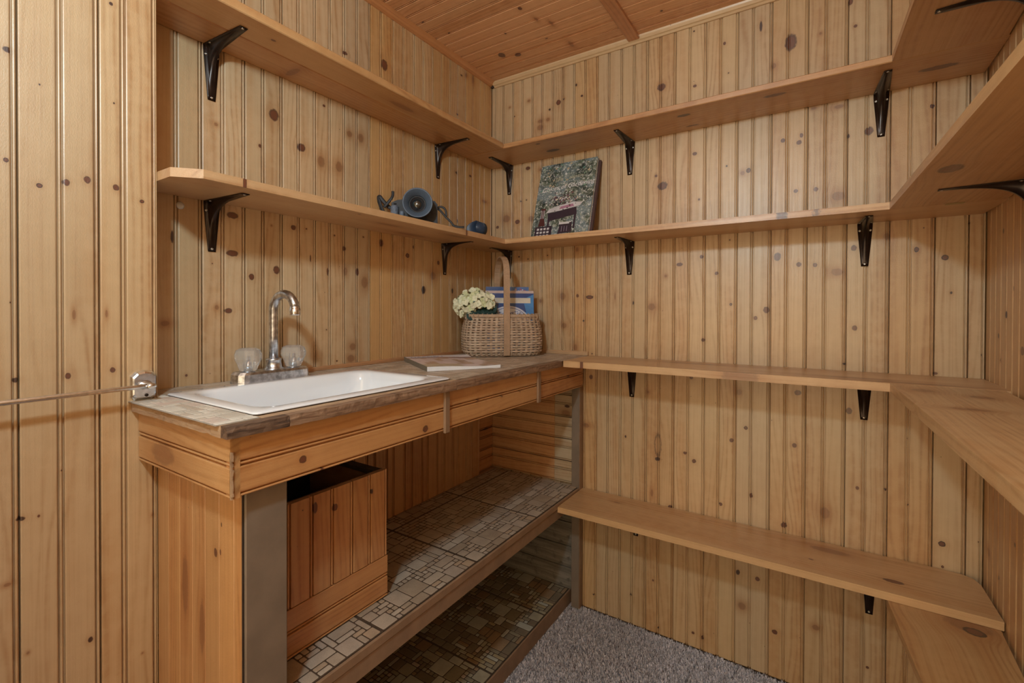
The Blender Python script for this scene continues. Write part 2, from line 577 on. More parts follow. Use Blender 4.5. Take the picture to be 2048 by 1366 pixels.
KN_BACK = [(0.1324,1.2833,0.0046,0.0039,1),(0.1738,1.2723,0.0034,0.0029,1),(0.26,1.2807,0.0032,0.0028,1),(0.324,1.125,0.0144,0.0149,3),(0.3299,1.0166,0.0123,0.0111,3),(0.385,1.1262,0.0059,0.0073,0),(0.4321,1.1205,0.0154,0.0072,2),(0.4091,1.0353,0.004,0.0036,1),(0.3778,0.9371,0.008,0.0129,3),(0.5277,1.1224,0.0028,0.0139,3),(0.5919,1.0991,0.0026,0.0068,1),(0.655,1.0859,0.0132,0.0134,3),(0.7011,1.1867,0.0048,0.0049,3),(0.7446,1.2222,0.0108,0.0064,0),(0.3822,1.2952,0.006,0.0092,3),(0.4428,0.9176,0.0028,0.0027,1),(0.2302,1.1084,0.0066,0.0076,3),(0.8115,1.2431,0.006,0.0063,0),(0.7993,1.2865,0.0023,0.0023,1),(0.8558,1.1895,0.0057,0.0062,0),(0.8928,1.2896,0.0021,0.0023,1),(0.8971,1.0925,0.0042,0.0046,2),(0.9306,1.2996,0.0041,0.0038,1),(0.9417,1.2651,0.0054,0.0045,0),(0.9645,1.052,0.0059,0.0067,0),(0.9537,1.0758,0.0013,0.0015,1),(0.9928,1.0759,0.009,0.0103,0),(0.9853,1.2912,0.0019,0.003,1),(0.957,0.9757,0.004,0.0045,0),(1.0199,1.2308,0.0101,0.0131,0),(1.0733,1.2057,0.0073,0.0071,0),(1.1122,1.2023,0.0059,0.0063,0),(1.163,1.1806,0.0157,0.011,3),(1.1645,1.2874,0.0017,0.0028,1),(1.2,1.2439,0.0071,0.0088,0),(1.2035,1.0278,0.0066,0.0081,0),(1.0652,1.0589,0.0014,0.0017,1),(1.1812,0.9293,0.0045,0.0034,1),(0.8176,0.981,0.0059,0.0063,0),(1.3294,1.231,0.0053,0.007,2),(1.3837,1.2075,0.0074,0.0075,2),(1.3958,1.1196,0.0028,0.0037,1),(1.3431,1.285,0.0014,0.0019,1),(1.4275,1.2889,0.0018,0.0025,2),(1.3682,0.9176,0.0047,0.0037,0),(1.4518,0.9679,0.0013,0.0025,1),(1.27,1.2691,0.0082,0.0105,3),(0.4393,0.8339,0.0077,0.009,0),(0.4207,0.6568,0.0137,0.009,3),(0.5679,0.639,0.0036,0.0052,1),(0.6776,0.5806,0.0091,0.0075,1),(0.7652,0.6154,0.0063,0.0049,0),(0.7929,0.5945,0.0069,0.0072,0),(0.9015,0.6773,0.0064,0.0069,0),(0.9405,0.7207,0.0055,0.006,2),(0.9708,0.7001,0.0039,0.0045,0),(0.7832,0.8599,0.0061,0.0063,0),(0.9214,0.8271,0.0082,0.0106,3),(0.6992,0.8103,0.0024,0.0024,1),(0.6448,0.8001,0.005,0.0051,3),(0.6594,0.4635,0.0051,0.0134,3),(0.7191,0.4312,0.0065,0.0058,2),(0.8717,0.4745,0.0058,0.0054,2),(0.9559,0.5192,0.0055,0.0075,0),(0.6785,0.6265,0.0133,0.0432,4),(1.0735,0.8399,0.0097,0.0086,0),(1.1926,0.802,0.0078,0.0095,0),(1.0665,0.6878,0.0062,0.0072,0),(1.042,0.4521,0.009,0.0087,0),(1.1399,0.5106,0.013,0.0181,3),(1.2122,0.5963,0.0045,0.0054,0),(1.2719,0.6048,0.0032,0.0039,1),(1.3838,0.4918,0.0077,0.0075,2),(1.3852,0.4351,0.0029,0.0038,2),(1.4497,0.5148,0.0014,0.0018,1),(0.9559,0.5184,0.0055,0.006,0),(1.1128,0.605,0.0025,0.0028,0),(1.3177,0.5738,0.0021,0.0025,1),(0.9221,0.2784,0.0058,0.0091,1),(0.9745,0.2744,0.0069,0.0075,0),(0.9332,0.1792,0.0115,0.0122,3),(0.9406,0.0882,0.005,0.0053,0),(1.0201,0.1329,0.0081,0.0074,0),(1.1213,0.1839,0.01,0.0084,3),(1.2374,0.1196,0.0041,0.004,0),(1.2093,0.1078,0.0024,0.0028,1),(0.665,0.1721,0.0035,0.0042,0),(0.5895,0.098,0.0037,0.0043,1),(0.7931,0.0442,0.0049,0.0048,0),(0.8024,0.1416,0.0023,0.0024,1),(0.6832,0.0187,0.0035,0.0033,1),(0.8213,0.0389,0.0048,0.0064,2),(0.4527,0.0534,0.004,0.0027,1),(0.7881,1.7854,0.0062,0.0048,0),(0.8742,1.8934,0.0045,0.0061,0),(0.7848,1.9591,0.0031,0.0031,1),(0.9733,1.9133,0.0042,0.0177,1),(1.0496,1.8434,0.0166,0.0272,0),(1.0072,1.7875,0.0066,0.0087,3),(1.1205,1.8458,0.0037,0.0041,3),(1.1533,1.8345,0.0047,0.0027,1),(1.1992,1.8407,0.0046,0.0047,0),(1.1878,1.9097,0.0059,0.0108,0),(1.2303,1.5529,0.0108,0.012,0),(1.186,1.5482,0.0034,0.0068,1),(1.032,1.5659,0.0063,0.0072,0),(1.0715,1.5525,0.0074,0.0071,0),(1.0772,1.5718,0.0049,0.0071,0),(0.8828,1.5169,0.0028,0.0031,1),(0.7893,1.571,0.0077,0.0063,0),(0.803,1.4244,0.0037,0.0039,0),(0.9429,1.4936,0.0068,0.0075,2),(0.9267,1.4886,0.0069,0.0075,3),(1.0645,1.4158,0.0062,0.0057,0),(1.113,1.4141,0.006,0.007,0),(1.1645,1.3886,0.0168,0.0137,3),(1.3569,1.5893,0.0049,0.0056,2),(1.2092,1.3675,0.0022,0.002,1),(1.1643,1.633,0.0126,0.0055,3),(1.1056,1.6411,0.0072,0.0042,3),(0.8861,1.7998,0.0022,0.0023,1),(0.6838,1.8088,0.0151,0.0131,0),(0.3988,1.8497,0.0051,0.0045,1),(0.3042,1.8486,0.0107,0.0111,0),(0.3261,1.856,0.0043,0.0037,1),(0.2671,1.8307,0.0054,0.0047,1),(0.2252,1.7956,0.0112,0.0076,3),(0.2599,1.7947,0.0088,0.0076,3),(0.2253,1.7717,0.0134,0.0114,3),(0.1752,1.8853,0.007,0.0058,3),(0.1092,1.8394,0.0037,0.003,1),(0.0866,1.8801,0.0049,0.004,3),(0.3766,1.8946,0.0041,0.0055,1),(0.6889,1.4837,0.018,0.0147,0),(0.6675,1.5192,0.005,0.005,0),(0.1724,1.6247,0.0114,0.0078,0),(0.2282,1.6101,0.0066,0.0057,3),(0.2241,1.5392,0.0066,0.0096,0),(0.1244,1.4218,0.0117,0.0098,0),(0.0727,1.4392,0.0192,0.016,3),(0.186,1.4275,0.0136,0.0117,3),(0.0289,1.4091,0.0074,0.0061,2),(0.166,1.5025,0.0035,0.0029,1),(0.1394,1.5009,0.0035,0.0029,1),(0.7619,1.4472,0.0023,0.0024,3)]
KN_LEFT = [(-1.0499,1.4814,0.0044,0.0044,3),(-0.9522,1.4628,0.0044,0.0048,0),(-0.9177,1.5485,0.0135,0.0158,0),(-0.8448,1.4906,0.0132,0.0116,0),(-0.7875,1.4693,0.0126,0.0161,3),(-0.7316,1.4696,0.0119,0.0166,3),(-0.6575,1.5729,0.0113,0.0145,3),(-0.7789,1.6219,0.0049,0.004,0),(-0.7119,1.7942,0.0092,0.0056,0),(-0.5682,1.8236,0.013,0.0183,0),(-0.6967,1.5721,0.0108,0.0099,3),(-0.867,1.2814,0.0077,0.0069,0),(-0.9727,1.1495,0.007,0.0082,0),(-0.9118,1.1702,0.009,0.011,0),(-1.0153,1.287,0.0145,0.008,0),(-1.0154,1.2007,0.0144,0.0079,0),(-1.0243,1.0698,0.0086,0.0067,0),(-1.0491,1.0773,0.0052,0.0056,3),(-1.058,1.1738,0.0015,0.0017,1),(-1.1342,1.2219,0.0036,0.0144,1),(-1.1476,1.0438,0.0088,0.0062,3),(-1.1093,0.933,0.0028,0.0032,0),(-0.9243,1.2777,0.0025,0.0024,3),(-0.831,1.2833,0.0028,0.0026,0),(-0.8193,1.2072,0.0022,0.0105,0),(-0.7141,1.2452,0.0067,0.007,0),(-0.7666,1.1768,0.0047,0.0122,0),(-0.7101,1.1808,0.0068,0.0127,3),(-0.7713,1.0183,0.0023,0.002,1),(-0.7385,0.9307,0.0032,0.0028,0),(-0.7461,1.2775,0.0032,0.0028,0),(-0.5805,1.277,0.009,0.0122,0),(-0.4708,1.2497,0.0089,0.0081,2),(-0.3965,1.1404,0.0109,0.0152,1),(-0.3227,1.2391,0.0066,0.0087,0),(-0.3497,1.1907,0.0153,0.0156,3),(-0.6688,1.1823,0.0053,0.013,0),(-0.6437,1.1532,0.0129,0.0192,3),(-0.6851,0.9673,0.0122,0.0115,3),(-0.6913,0.9334,0.0139,0.0115,3),(-0.6479,1.2863,0.0036,0.0029,0),(-0.4415,1.2807,0.0035,0.0066,0),(-0.2464,1.1431,0.0056,0.0109,1),(-0.2243,1.5788,0.0074,0.0055,1),(-0.1418,1.5869,0.008,0.0057,0),(-0.05,1.5073,0.0173,0.006,3),(-0.218,1.4033,0.0044,0.0074,1),(-0.1966,1.9483,0.0064,0.0037,1),(-0.2199,1.7951,0.0061,0.0037,1),(-0.1248,1.9606,0.0068,0.0154,3),(-0.1668,1.9608,0.0066,0.0075,3)]
KN_WING = [(-1.2629,1.5949,0.0031,0.0034,1),(-1.3863,1.4596,0.0052,0.0052,1),(-1.3878,1.2948,0.0032,0.0037,2),(-1.3523,1.2649,0.004,0.0039,2),(-1.321,1.2769,0.0046,0.0061,0),(-1.295,1.2871,0.0052,0.0066,0),(-1.257,1.2828,0.0049,0.006,0),(-1.2199,1.2659,0.0039,0.0035,2),(-1.2593,1.4268,0.0015,0.0017,1),(-1.3514,1.4217,0.0012,0.0016,1),(-1.3199,0.9644,0.0042,0.0056,0),(-1.2625,0.9681,0.0041,0.0052,0),(-1.3789,0.9652,0.0038,0.0045,1),(-1.3842,1.0824,0.001,0.0015,1),(-1.2706,1.065,0.002,0.0069,3),(-1.3123,1.0639,0.0025,0.0097,3),(-1.3747,0.7526,0.0057,0.0038,1),(-1.3548,0.7498,0.0018,0.0023,0),(-1.2934,0.5197,0.0038,0.005,1),(-1.3888,0.6588,0.0047,0.003,3),(-1.2051,0.6968,0.0024,0.0027,3),(-1.328,0.8133,0.0012,0.0016,1),(-1.3674,0.5427,0.0019,0.0024,3),(-1.2214,0.4526,0.0017,0.0018,3)]
KN_RIGHT = [(-0.1463,1.2463,0.006,0.0065,1),(-0.2247,1.1201,0.0052,0.006,1),(-0.1732,1.0667,0.0075,0.0084,1),(-0.1156,1.0199,0.0062,0.0066,1),(-0.1323,0.9675,0.0061,0.0054,0),(-0.2893,0.9985,0.0123,0.0095,0),(-0.0496,0.5138,0.0149,0.0103,3),(-0.2551,0.6143,0.0053,0.0049,1),(-0.1385,0.4956,0.0066,0.0054,1)]
KN_CEIL = [(0.0538,-0.458,0.004,0.0052,0),(0.085,-0.3668,0.005,0.0043,1),(0.2432,-0.2654,0.005,0.0043,0),(0.3522,-0.3497,0.0091,0.0071,0),(0.1587,-0.1632,0.018,0.0134,0),(0.2089,-0.133,0.0108,0.0133,0),(0.3995,-0.0924,0.0208,0.0076,3),(0.3448,-0.1679,0.0033,0.006,0),(0.3974,-0.234,0.016,0.0052,3),(0.7117,-0.1058,0.0045,0.0051,1),(0.3668,-0.2769,0.0127,0.0051,3)]
# ------------------------------------------------------------------ the room
HT = 1.978
ZC = 1.992


def wk_line(tab, fn):
    return [(fn(a, b), rx, rz, kd) for a, b, rx, rz, kd in tab]


KB = wk_line(KN_BACK, lambda a, b: (a, 0, b))
KL = wk_line(KN_LEFT, lambda a, b: (0, a, b))
KW = wk_line(KN_WING, lambda a, b: (.1, a, b))
KR = wk_line(KN_RIGHT, lambda a, b: (1.4583+.045*a, a, b))
KC = wk_line(KN_CEIL, lambda a, b: (a, b, ZC))


def slab(name, lo, hi, mat, kind='structure'):
    mb = MB(); mb.box(lo, hi)
    o = put(name, mb.mesh(name, mat)); o['kind'] = kind
    return o


wb = slab('wall_back', (-.12, .0142, -.02), (1.62, .10, 2.03), M_PLASTER)
J = [0.0169, .1052, .1945, .2830, .3715, .4619, .5515, .6409, .7304, .8228, .9137, 1.0036, 1.0925, 1.184, 1.2753, 1.3647, 1.4270, 1.4583]
tones_b = [PALE, PALE, PALE, (.62, .455, .275), PALE, MID, PALE, PALE, MID, PALE, (.60, .425, .235), PALE, MID, (.58, .40, .215), PALE, (.59, .39, .20), PALE, PALE]
for i in range(len(J)-1):
    plank(wb, (J[i+1], 0, 0), (-1, 0, 0), (0, -1, 0), (0, 0, 1), J[i+1]-J[i], HT+.012, mt_tone(tones_b[i+1]), wk=KB)
plank(wb, (J[0], 0, 0), (-1, 0, 0), (0, -1, 0), (0, 0, 1), J[0], HT+.012, mt_tone(PALE), beads=False, wk=KB)

wl = slab('wall_left', (-.12, -1.197, -.02), (-.0142, .0142, 2.03), M_PLASTER)
JL = [0.0, -.0755, -.1665, -.2577, -.3489, -.4392, -.5325, -.6217, -.7117, -.8034, -.8955, -.9868, -1.0783, -1.197]
tl = [WARM, WARM, MID, WARM, MID, MID, WARM, PALE, PALE, PALE, PALE, PALE, MID]
for i in range(len(JL)-1):
    wd = JL[i]-JL[i+1]
    plank(wl, (0, JL[i], 0), (0, -1, 0), (1, 0, 0), (0, 0, 1), wd, HT+.012, mt_tone(tl[i]), wk=KL)

ww = slab('wall_front_left', (-.12, -2.5, -.02), (.0858, -1.1975, 2.03), M_PLASTER)
JW = [-1.1975, -1.2795, -1.376, -1.4665, -1.557, -1.6475, -1.738, -1.8285, -1.919, -2.0095, -2.10]
for i in range(len(JW)-1):
    plank(ww, (.1, JW[i], 0), (0, -1, 0), (1, 0, 0), (0, 0, 1), JW[i]-JW[i+1], HT+.012, mt_tone((.56, .385, .21), .05), wk=KW)
board(ww, 'end_board', (.0, -1.1985, 0), (.0995, -1.1972, 2.0), 'z', MID)

wr = root('wall_right', (1.4583, 0, 0), kind='structure')
nrm = V((-1, .045, 0)).normalized(); dr = V((.045, 1, 0)).normalized()
mb = MB(); mb.prism([(1.4735, 0.1), (1.4735+.045*-2.5, -2.5), (1.62, -2.5), (1.62, .1)], -.02, 2.03)
put('backing', mb.mesh('backing', M_PLASTER), wr)
s0 = 0.0
for i in range(24):
    s1 = s0 + .0905
    o_ = V((1.4583, 0, 0)) - dr*s1
    plank(wr, o_, dr, nrm, (0, 0, 1), .0905, HT+.012, mt_tone((.60, .37, .175), .06), wk=KR)
    s0 = s1

ce = slab('ceiling', (-.12, -2.5, ZC+.0142), (1.62, .1, ZC+.06), M_PLASTER)
y = .0
for i in range(21):
    plank(ce, (0.0, y, ZC), (0, -1, 0), (0, 0, -1), (1, 0, 0), .0908, 1.47, mt_tone((.75, .405, .19), .07), wk=KC)
    y -= .0908
wf = slab('light_block_wall', (-.12, -1.99, -.02), (.56, -1.93, 2.03), M_PLASTER)  # unseen wall added to keep the fill off the near left boards
for i in range(6):
    plank(wf, (.1+i*.0765, -1.9155, 0), (1, 0, 0), (0, 1, 0), (0, 0, 1), .0765, HT+.012, mt_tone(MID))
slab('added_lintel_1', (.56, -2.03, 1.985), (1.50, -1.93, 2.03), M_PLASTER)  # unseen lintel over the opening left beside the added wall
fl = slab('floor', (-.12, -2.5, -.06), (1.62, .1, -.012), M_CARPETB)

# carpet pile
import numpy as np
rng = np.random.default_rng(5)


def carpet(x0, x1, y0, y1, n, name):
    px = rng.uniform(x0, x1, n); py = rng.uniform(y0, y1, n)
    a = rng.uniform(0, 6.283, n); h = rng.uniform(.007, .0125, n); wd = rng.uniform(.0009, .0016, n)
    lx = rng.normal(0, .0028, n); ly = rng.normal(0, .0028, n)
    v = np.zeros((n, 4, 3))
    dx = np.cos(a)*wd; dy = np.sin(a)*wd
    v[:, 0] = np.stack([px-dx, py-dy, np.full(n, -.012)], 1)
    v[:, 1] = np.stack([px+dx, py+dy, np.full(n, -.012)], 1)
    v[:, 2] = np.stack([px+dx*.8+lx, py+dy*.8+ly, h-.012], 1)
    v[:, 3] = np.stack([px-dx*.8+lx, py-dy*.8+ly, h-.012], 1)
    me = bpy.data.meshes.new(name)
    f = np.arange(n*4).reshape(n, 4)
    me.from_pydata(v.reshape(-1, 3).tolist(), [], f.tolist())
    base = np.array([.72, .70, .76])
    # tufts browner and darker near the cupboard and the far wall
    k = rng.uniform(.62, 1.42, n)
    br = np.clip(1.1 - np.hypot(px-.42, py+.12)/.33, 0, .6)
    c = base[None, :]*k[:, None]
    c = c*(1-br[:, None]) + (np.array([.56, .49, .47])[None, :]*k[:, None])*br[:, None]
    cc = np.ones((n, 4, 4)); cc[:, :, :3] = c[:, None, :]
    ca = me.color_attributes.new('Col', 'FLOAT_COLOR', 'CORNER')
    ca.data.foreach_set('color', cc.ravel())
    me.materials.append(M_CARPET)
    o = put(name, me, fl); o['kind'] = 'stuff'


carpet(.30, 1.44, -1.15, -.001, 210000, 'carpet_pile')
carpet(.12, 1.42, -2.3, -1.15, 60000, 'carpet_pile')


# trims
def trim(name, prof, origin, ax, ay, az, ln, tone, wk=()):
    """prof in (x,y); extruded along az"""
    M = frame(origin, ax, ay, az)
    mb = MB(); mb.prism(prof, 0, ln)
    ks = []
    Mi = M.inverted()
    for (p, rx, rz, kd) in wk:
        q = Mi @ V(p); ks.append((q.x, q.z, rx, rz, kd))
    o = put(name, mb.mesh(name, pine_for(len(ks))), None, M)
    woodprops(o, tone, ks)
    o['kind'] = 'structure'
    return o


cove = [(0, 0), (.027, 0), (.027, .003), (.020, .006), (.012, .011), (.006, .018), (.003, .022), (0, .022)]
cove = [(a, -b) for a, b in cove][::-1]
# left crown: local x = into room (+X), local y = up, along -Y  (x cross y = z)
trim('trim_1', [(0, -.014), (.005, -.0135), (.012, -.010), (.020, -.004), (.027, -.0005), (.027, .0), (0, 0)], (0, 0, ZC), (1, 0, 0), (0, 0, 1), (0, -1, 0), 1.2, (.60, .27, .10))
trim('trim_2', [(0, 0), (0, -.019), (.006, -.019), (.010, -.014), (.014, -.012), (.019, -.005), (.021, 0)][::-1], (1.455, 0, ZC), (0, -1, 0), (0, 0, 1), (-1, 0, 0), 1.44, (.66, .46, .25))
trim('trim_3', [(0, 0), (.0385, 0), (.0385, -.010), (.036, -.012), (.0025, -.012), (0, -.010)][::-1], (.5765, -.019, ZC), (1, 0, 0), (0, 0, 1), (0, -1, 0), 1.6, (.58, .27, .11))
# splash strips behind the worktop
trim('trim_4', [(0, 0), (.010, 0), (.010, .007), (.006, .010), (0, .010)], (0, -.004, .9112), (1, 0, 0), (0, 0, 1), (0, -1, 0), .86, (.50, .27, .13))
trim('trim_5', [(0, 0), (.010, 0), (.010, .010), (.007, .014), (0, .014)], (.430, 0, .9112), (0, -1, 0), (0, 0, 1), (-1, 0, 0), .42, (.56, .36, .20))
# small dark piece in the ceiling corner
mb = MB(); mb.add([(.002, -.003, 1.974), (.018, -.006, 1.974), (.016, -.003, 1.985), (.003, -.018, 1.972), (.012, -.014, 1.980)], [(0, 1, 2), (0, 3, 4), (0, 4, 2), (1, 4, 2), (3, 1, 4), (0, 1, 3)])
o = put('corner_piece', mb.mesh('corner_piece', M_DARKIN), ce)

# ------------------------------------------------------------------ wall shelves
TA = (.60, .40, .205)
UND = (.53, .295, .125)


def shelf(loc, label, group=None):
    return root('wall_shelf', loc, label, 'shelf', group)


ZA, ZB = 1.647, 1.3085
TH = .0165
s = shelf((0, -.70, ZA), 'top pine shelf along the sink wall, seam down its underside, above the camera')
board(s, 'board', (.001, -1.20, ZA), (.0955, -.1835, ZA+TH+.003), 'y', (.53, .285, .12), wk=[((.05, -.9, ZA), .03, .01, 3)])
board(s, 'board', (.0965, -1.20, ZA), (.1805, -.1835, ZA+TH+.003), 'y', (.56, .33, .145), wk=[((.14, -1.0, ZA), .004, .006, 0), ((.13, -.62, ZA), .012, .05, 3)])
board(None, 'wall_shelf', (.001, -.1825, ZA), (1.452, -.001, ZA+TH), 'x', UND,
      wk=[((1.02, -.137, ZA), .010, .030, 0), ((.785, -.132, ZA), .010, .022, 1), ((1.353, -.092, ZA), .013, .04, 0), ((.32, -.071, ZA), .014, .03, 1), ((.306, -.156, ZA), .005, .010, 1), ((.79, -.04, ZA), .006, .02, 0)])
SH = [o for o in COL.objects if o.name == 'wall_shelf.001'][0]
tag(SH, 'top pine shelf across the back wall, a dark oval knot on its underside', 'shelf')


def polyshelf(poly, z0, z1, along, tone, label, wk=()):
    xs = [p[0] for p in poly]; ys = [p[1] for p in poly]
    o = board(None, 'wall_shelf', (min(xs), min(ys), z0), (max(xs), max(ys), z1), along, tone, wk=wk, poly=poly)
    tag(o, label, 'shelf')
    return o


def rwx(y): return 1.4583+.045*y-.003


polyshelf([(1.2583, -.1835), (1.2666, -.60), (1.292, -1.75), (rwx(-1.75), -1.75), (rwx(-.1835), -.1835)], ZA, ZA+TH, 'y', UND,
          'highest pine shelf on the right wall, entering at the top right corner', wk=[((1.35, -.9, ZA), .03, .05, 3)])
# middle level
polyshelf([(.001, -1.1965), (.153, -1.1965), (.1885, -1.158), (.1885, -.1845), (.001, -.1845)], ZB, ZB+TH, 'y', (.60, .385, .20),
          'pine shelf with a clipped front corner on the sink wall, under the camera',
          wk=[((.1885, -1.085, ZB+.01), .003, .004, 0), ((.17, -.80, ZB), .004, .005, 1), ((.12, -.66, ZB), .012, .05, 3), ((.05, -.5, ZB), .015, .07, 3), ((.15, -.4, ZB), .01, .05, 3), ((.1885, -.40, ZB+.01), .003, .004, 0)])
polyshelf([(.001, -.1835), (1.452, -.1835), (1.452, -.001), (.001, -.001)], ZB, ZB+TH, 'x', (.60, .375, .185),
          'pine shelf across the back wall on which the leaning book stands', wk=[((1.04, -.187, ZB), .006, .018, 0), ((1.115, -.186, ZB), .003, .020, 0), ((1.2, -.1, ZB), .01, .05, 3)])
polyshelf([(1.2560, -.1845), (1.2735, -.947), (1.29, -1.75), (rwx(-1.75), -1.75), (rwx(-.1845), -.1845)], ZB, ZB+TH, 'y', (.52, .29, .12),
          'deep pine shelf on the right wall with a bracket arm beneath, at book level',
          wk=[((1.3, -.522, ZB), .018, .03, 0), ((1.40, -.56, ZB), .010, .03, 3)])
# worktop level
polyshelf([(.4365, -.2150), (1.2565, -.2150), (1.452, -.2150), (1.4545, -.002), (.4365, -.002)], .8915, .9112, 'x', (.62, .40, .205),
          'pine shelf across the back wall that starts at the end of the sink counter', wk=[((.50, -.215, .90), .006, .006, 0), ((.95, -.215, .90), .01, .05, 3), ((1.2, -.16, .91), .012, .09, 3), ((1.3, -.19, .91), .012, .09, 3), ((.8, -.06, .91), .01, .09, 3)])
polyshelf([(1.2565, -.2155), (1.2720, -.98), (1.287, -1.75), (rwx(-1.75)-.004, -1.75), (rwx(-.2155)-.004, -.2155)], .8915, .9108, 'y', (.61, .40, .20),
          'deep stained pine shelf along the right wall at counter height', wk=[((1.30, -.30, .91), .02, .025, 3), ((1.38, -.34, .91), .02, .018, 3), ((1.33, -.50, .91), .03, .012, 3)])
# low level
polyshelf([(.4105, -.2005), (1.447, -.2005), (1.4455, -.045), (1.438, -.020), (1.423, -.008), (1.38, -.003), (.4105, -.002)], .4115, .4300, 'x', (.62, .385, .185),
          'lowest pine shelf across the back wall, overlapping the low board at right',
          wk=[((1.275, -.138, .43), .010, .022, 0), ((1.109, -.128, .43), .003, .006, 0), ((.56, -.06, .43), .005, .012, 3), ((1.15, -.05, .43), .016, .05, 3)])
polyshelf([(1.2585, -.10), (1.2566, -.19), (1.2793, -.468), (1.30, -1.75), (rwx(-1.75)-.004, -1.75), (rwx(-.1)-.004, -.10)], .3925, .4108, 'y', (.56, .345, .15),
          'low pine shelf along the right wall with a dark oval knot at its far end',
          wk=[((1.395, -.236, .41), .020, .016, 2), ((1.39, -.215, .41), .045, .03, 3)])


# ------------------------------------------------------------------ brackets
def bracket_mesh(hv, hh, w0=.033, w1=.0155):
    """corner at origin; vertical leg down -z along the wall (out = +y), horizontal leg out +y"""
    mb = MB()
    n = 28
    secs = []
    for i in range(n+1):
        t = i/n
        if t < .5:
            q = t/.5; b = V((0, .0016, -hv*(1-q))); wd = w1+(w0-w1)*min(1, q*1.12)
        else:
            q = (t-.5)/.5; b = V((0, hh*q, -.0016)); wd = w0-(w0-w1)*max(0, (q-.1)/.9)
        if abs(t-.5) < 1e-6: b = V((0, .0016, -.0016))
        # raised ridge line: quadratic between the tips
        P0 = V((0, .0022, -hv)); P2 = V((0, hh, -.0022)); P1 = V((0, .004, -.004))
        r = (P0*(1-t)**2 + P1*2*t*(1-t) + P2*t*t)*.35 + (P0*(1-t)**3 + P1*3*t*(1-t) + P2*t**3)*.65
        if t < .06 or t > .94: r = b
        secs.append((b, r, wd))
    for b, r, wd in secs:
        h = wd/2
        mid = b.lerp(r, .55)
        for x, p in ((-h, b), (-h*.62, b), (-h*.42, mid), (-h*.26, r), (h*.26, r), (h*.42, mid), (h*.62, b), (h, b)):
            mb.v.append((x, p.y, p.z))
    for i in range(n):
        for k in range(7):
            mb.face((i*8+k, i*8+k+1, (i+1)*8+k+1, (i+1)*8+k), 0, 2 <= k <= 4 or True)
    # back skin so that the pressing has thickness
    base = len(mb.v)
    for b, r, wd in secs:
        bb = V((0, max(0.0, b.y-.0014), min(0.0, b.z+.0014)))
        if b.y <= .0017: bb.y = 0.0001
        if b.z >= -.0017: bb.z = -0.0001
        mb.v.append((-wd/2, bb.y, bb.z)); mb.v.append((wd/2, bb.y, bb.z))
    for i in range(n):
        a = base+i*2
        mb.face((a, a+1, a+3, a+2))
        mb.face((i*8, (i+1)*8, a+2, a)); mb.face((i*8+7, (i+1)*8+7, a+3, a+1))
    mb.face((0, 1, 2, 3, 4, 5, 6, 7, base+1, base))
    e = n*8
    mb.face((e, e+1, e+2, e+3, e+4, e+5, e+6, e+7, base+2*n+1, base+2*n))
    me = mb.mesh('bracket_plate', M_BRONZE)
    return me


def screw_mesh():
    mb = MB()
    mb.lathe([(.0029, 0), (.0029, .0005), (.0022, .0013), (.0009, .0016), (.0009, .0010), (0, .0010)], 12)
    return mb.mesh('screw', M_SCREW)


SCREW = screw_mesh()
BRK = {}


def bracket(loc, rz, hv, hh, label):
    key = (hv, hh)
    if key not in BRK: BRK[key] = bracket_mesh(hv, hh)
    t = root('shelf_bracket', loc, label, 'bracket', 'dark metal shelf brackets', rz=rz)
    M = WM[t.name]
    put('bracket_plate', BRK[key], t, M)
    Sy = Matrix.Rotation(-math.pi/2, 4, 'X')      # screw axis z -> +y
    Sz = Matrix.Rotation(math.pi, 4, 'X')         # -> -z
    for x, z in ((0, -hv+.006), (-.0115, -.020), (.0115, -.020)):
        put('screw', SCREW, t, M @ Matrix.Translation((x, .0018, z)) @ Sy)
    for x, y in ((0, hh-.006), (-.0115, .020), (.0115, .020)):
        put('screw', SCREW, t, M @ Matrix.Translation((x, y, -.0018)) @ Sz)
    return t


# local +y out of the wall: left wall out=+X -> rz=-90deg ; back wall out=-Y -> 180 ; right wall out=-X -> +90
RL, RB, RR = -math.pi/2, math.pi, math.pi/2-.045
for (wl_, c, z, hv, hh, lab) in (
        ('L', -1.0595, ZA, .117, .137, 'large dark bracket near the wall end, under the top shelf of the sink wall'),
        ('L', -.3265, ZA, .114, .137, 'dark bracket under the top shelf of the sink wall, above the strap of the camera'),
        ('L', -1.0595, ZB, .109, .143, 'dark bracket under the clipped end of the camera shelf, by the white button'),
        ('L', -.290, ZB, .110, .125, 'dark bracket above the cream flowers, under the camera shelf'),
        ('B', .0865, ZA, .114, .132, 'dark bracket in the back corner, under the top shelf left of the book'),
        ('B', .5787, ZA, .111, .135, 'dark bracket under the top back shelf, right of the leaning book'),
        ('B', 1.2555, ZA, .115, .141, 'rightmost bracket under the top back shelf, by the right corner'),
        ('B', .0850, ZB, .110, .125, 'dark bracket touching the basket handle, under the middle back shelf'),
        ('B', .5787, ZB, .113, .125, 'bracket under the middle back shelf, right of the book standing above'),
        ('B', 1.2235, ZB, .115, .122, 'rightmost bracket under the middle back shelf'),
        ('B', .5897, .8915, .113, .125, 'dark bracket below the counter-height back shelf, near the sink counter'),
        ('B', 1.2250, .8915, .109, .125, 'dark bracket below the counter-height back shelf, near the right shelf'),
        ('B', .6061, .4115, .105, .125, 'bracket whose tip just shows under the lowest back shelf at its left'),
        ('B', 1.2396, .4115, .146, .125, 'bracket under the lowest back shelf beside the low right shelf')):
    loc = (.0003, c, z-.0002) if wl_ == 'L' else (c, -.0003, z-.0002)
    bracket(loc, RL if wl_ == 'L' else RB, hv, hh, lab)
bracket((1.4583+.045*-.36-.001, -.36, ZB-.0002), RR, .112, .130, 'dark bracket arm under the right wall shelf at book level')
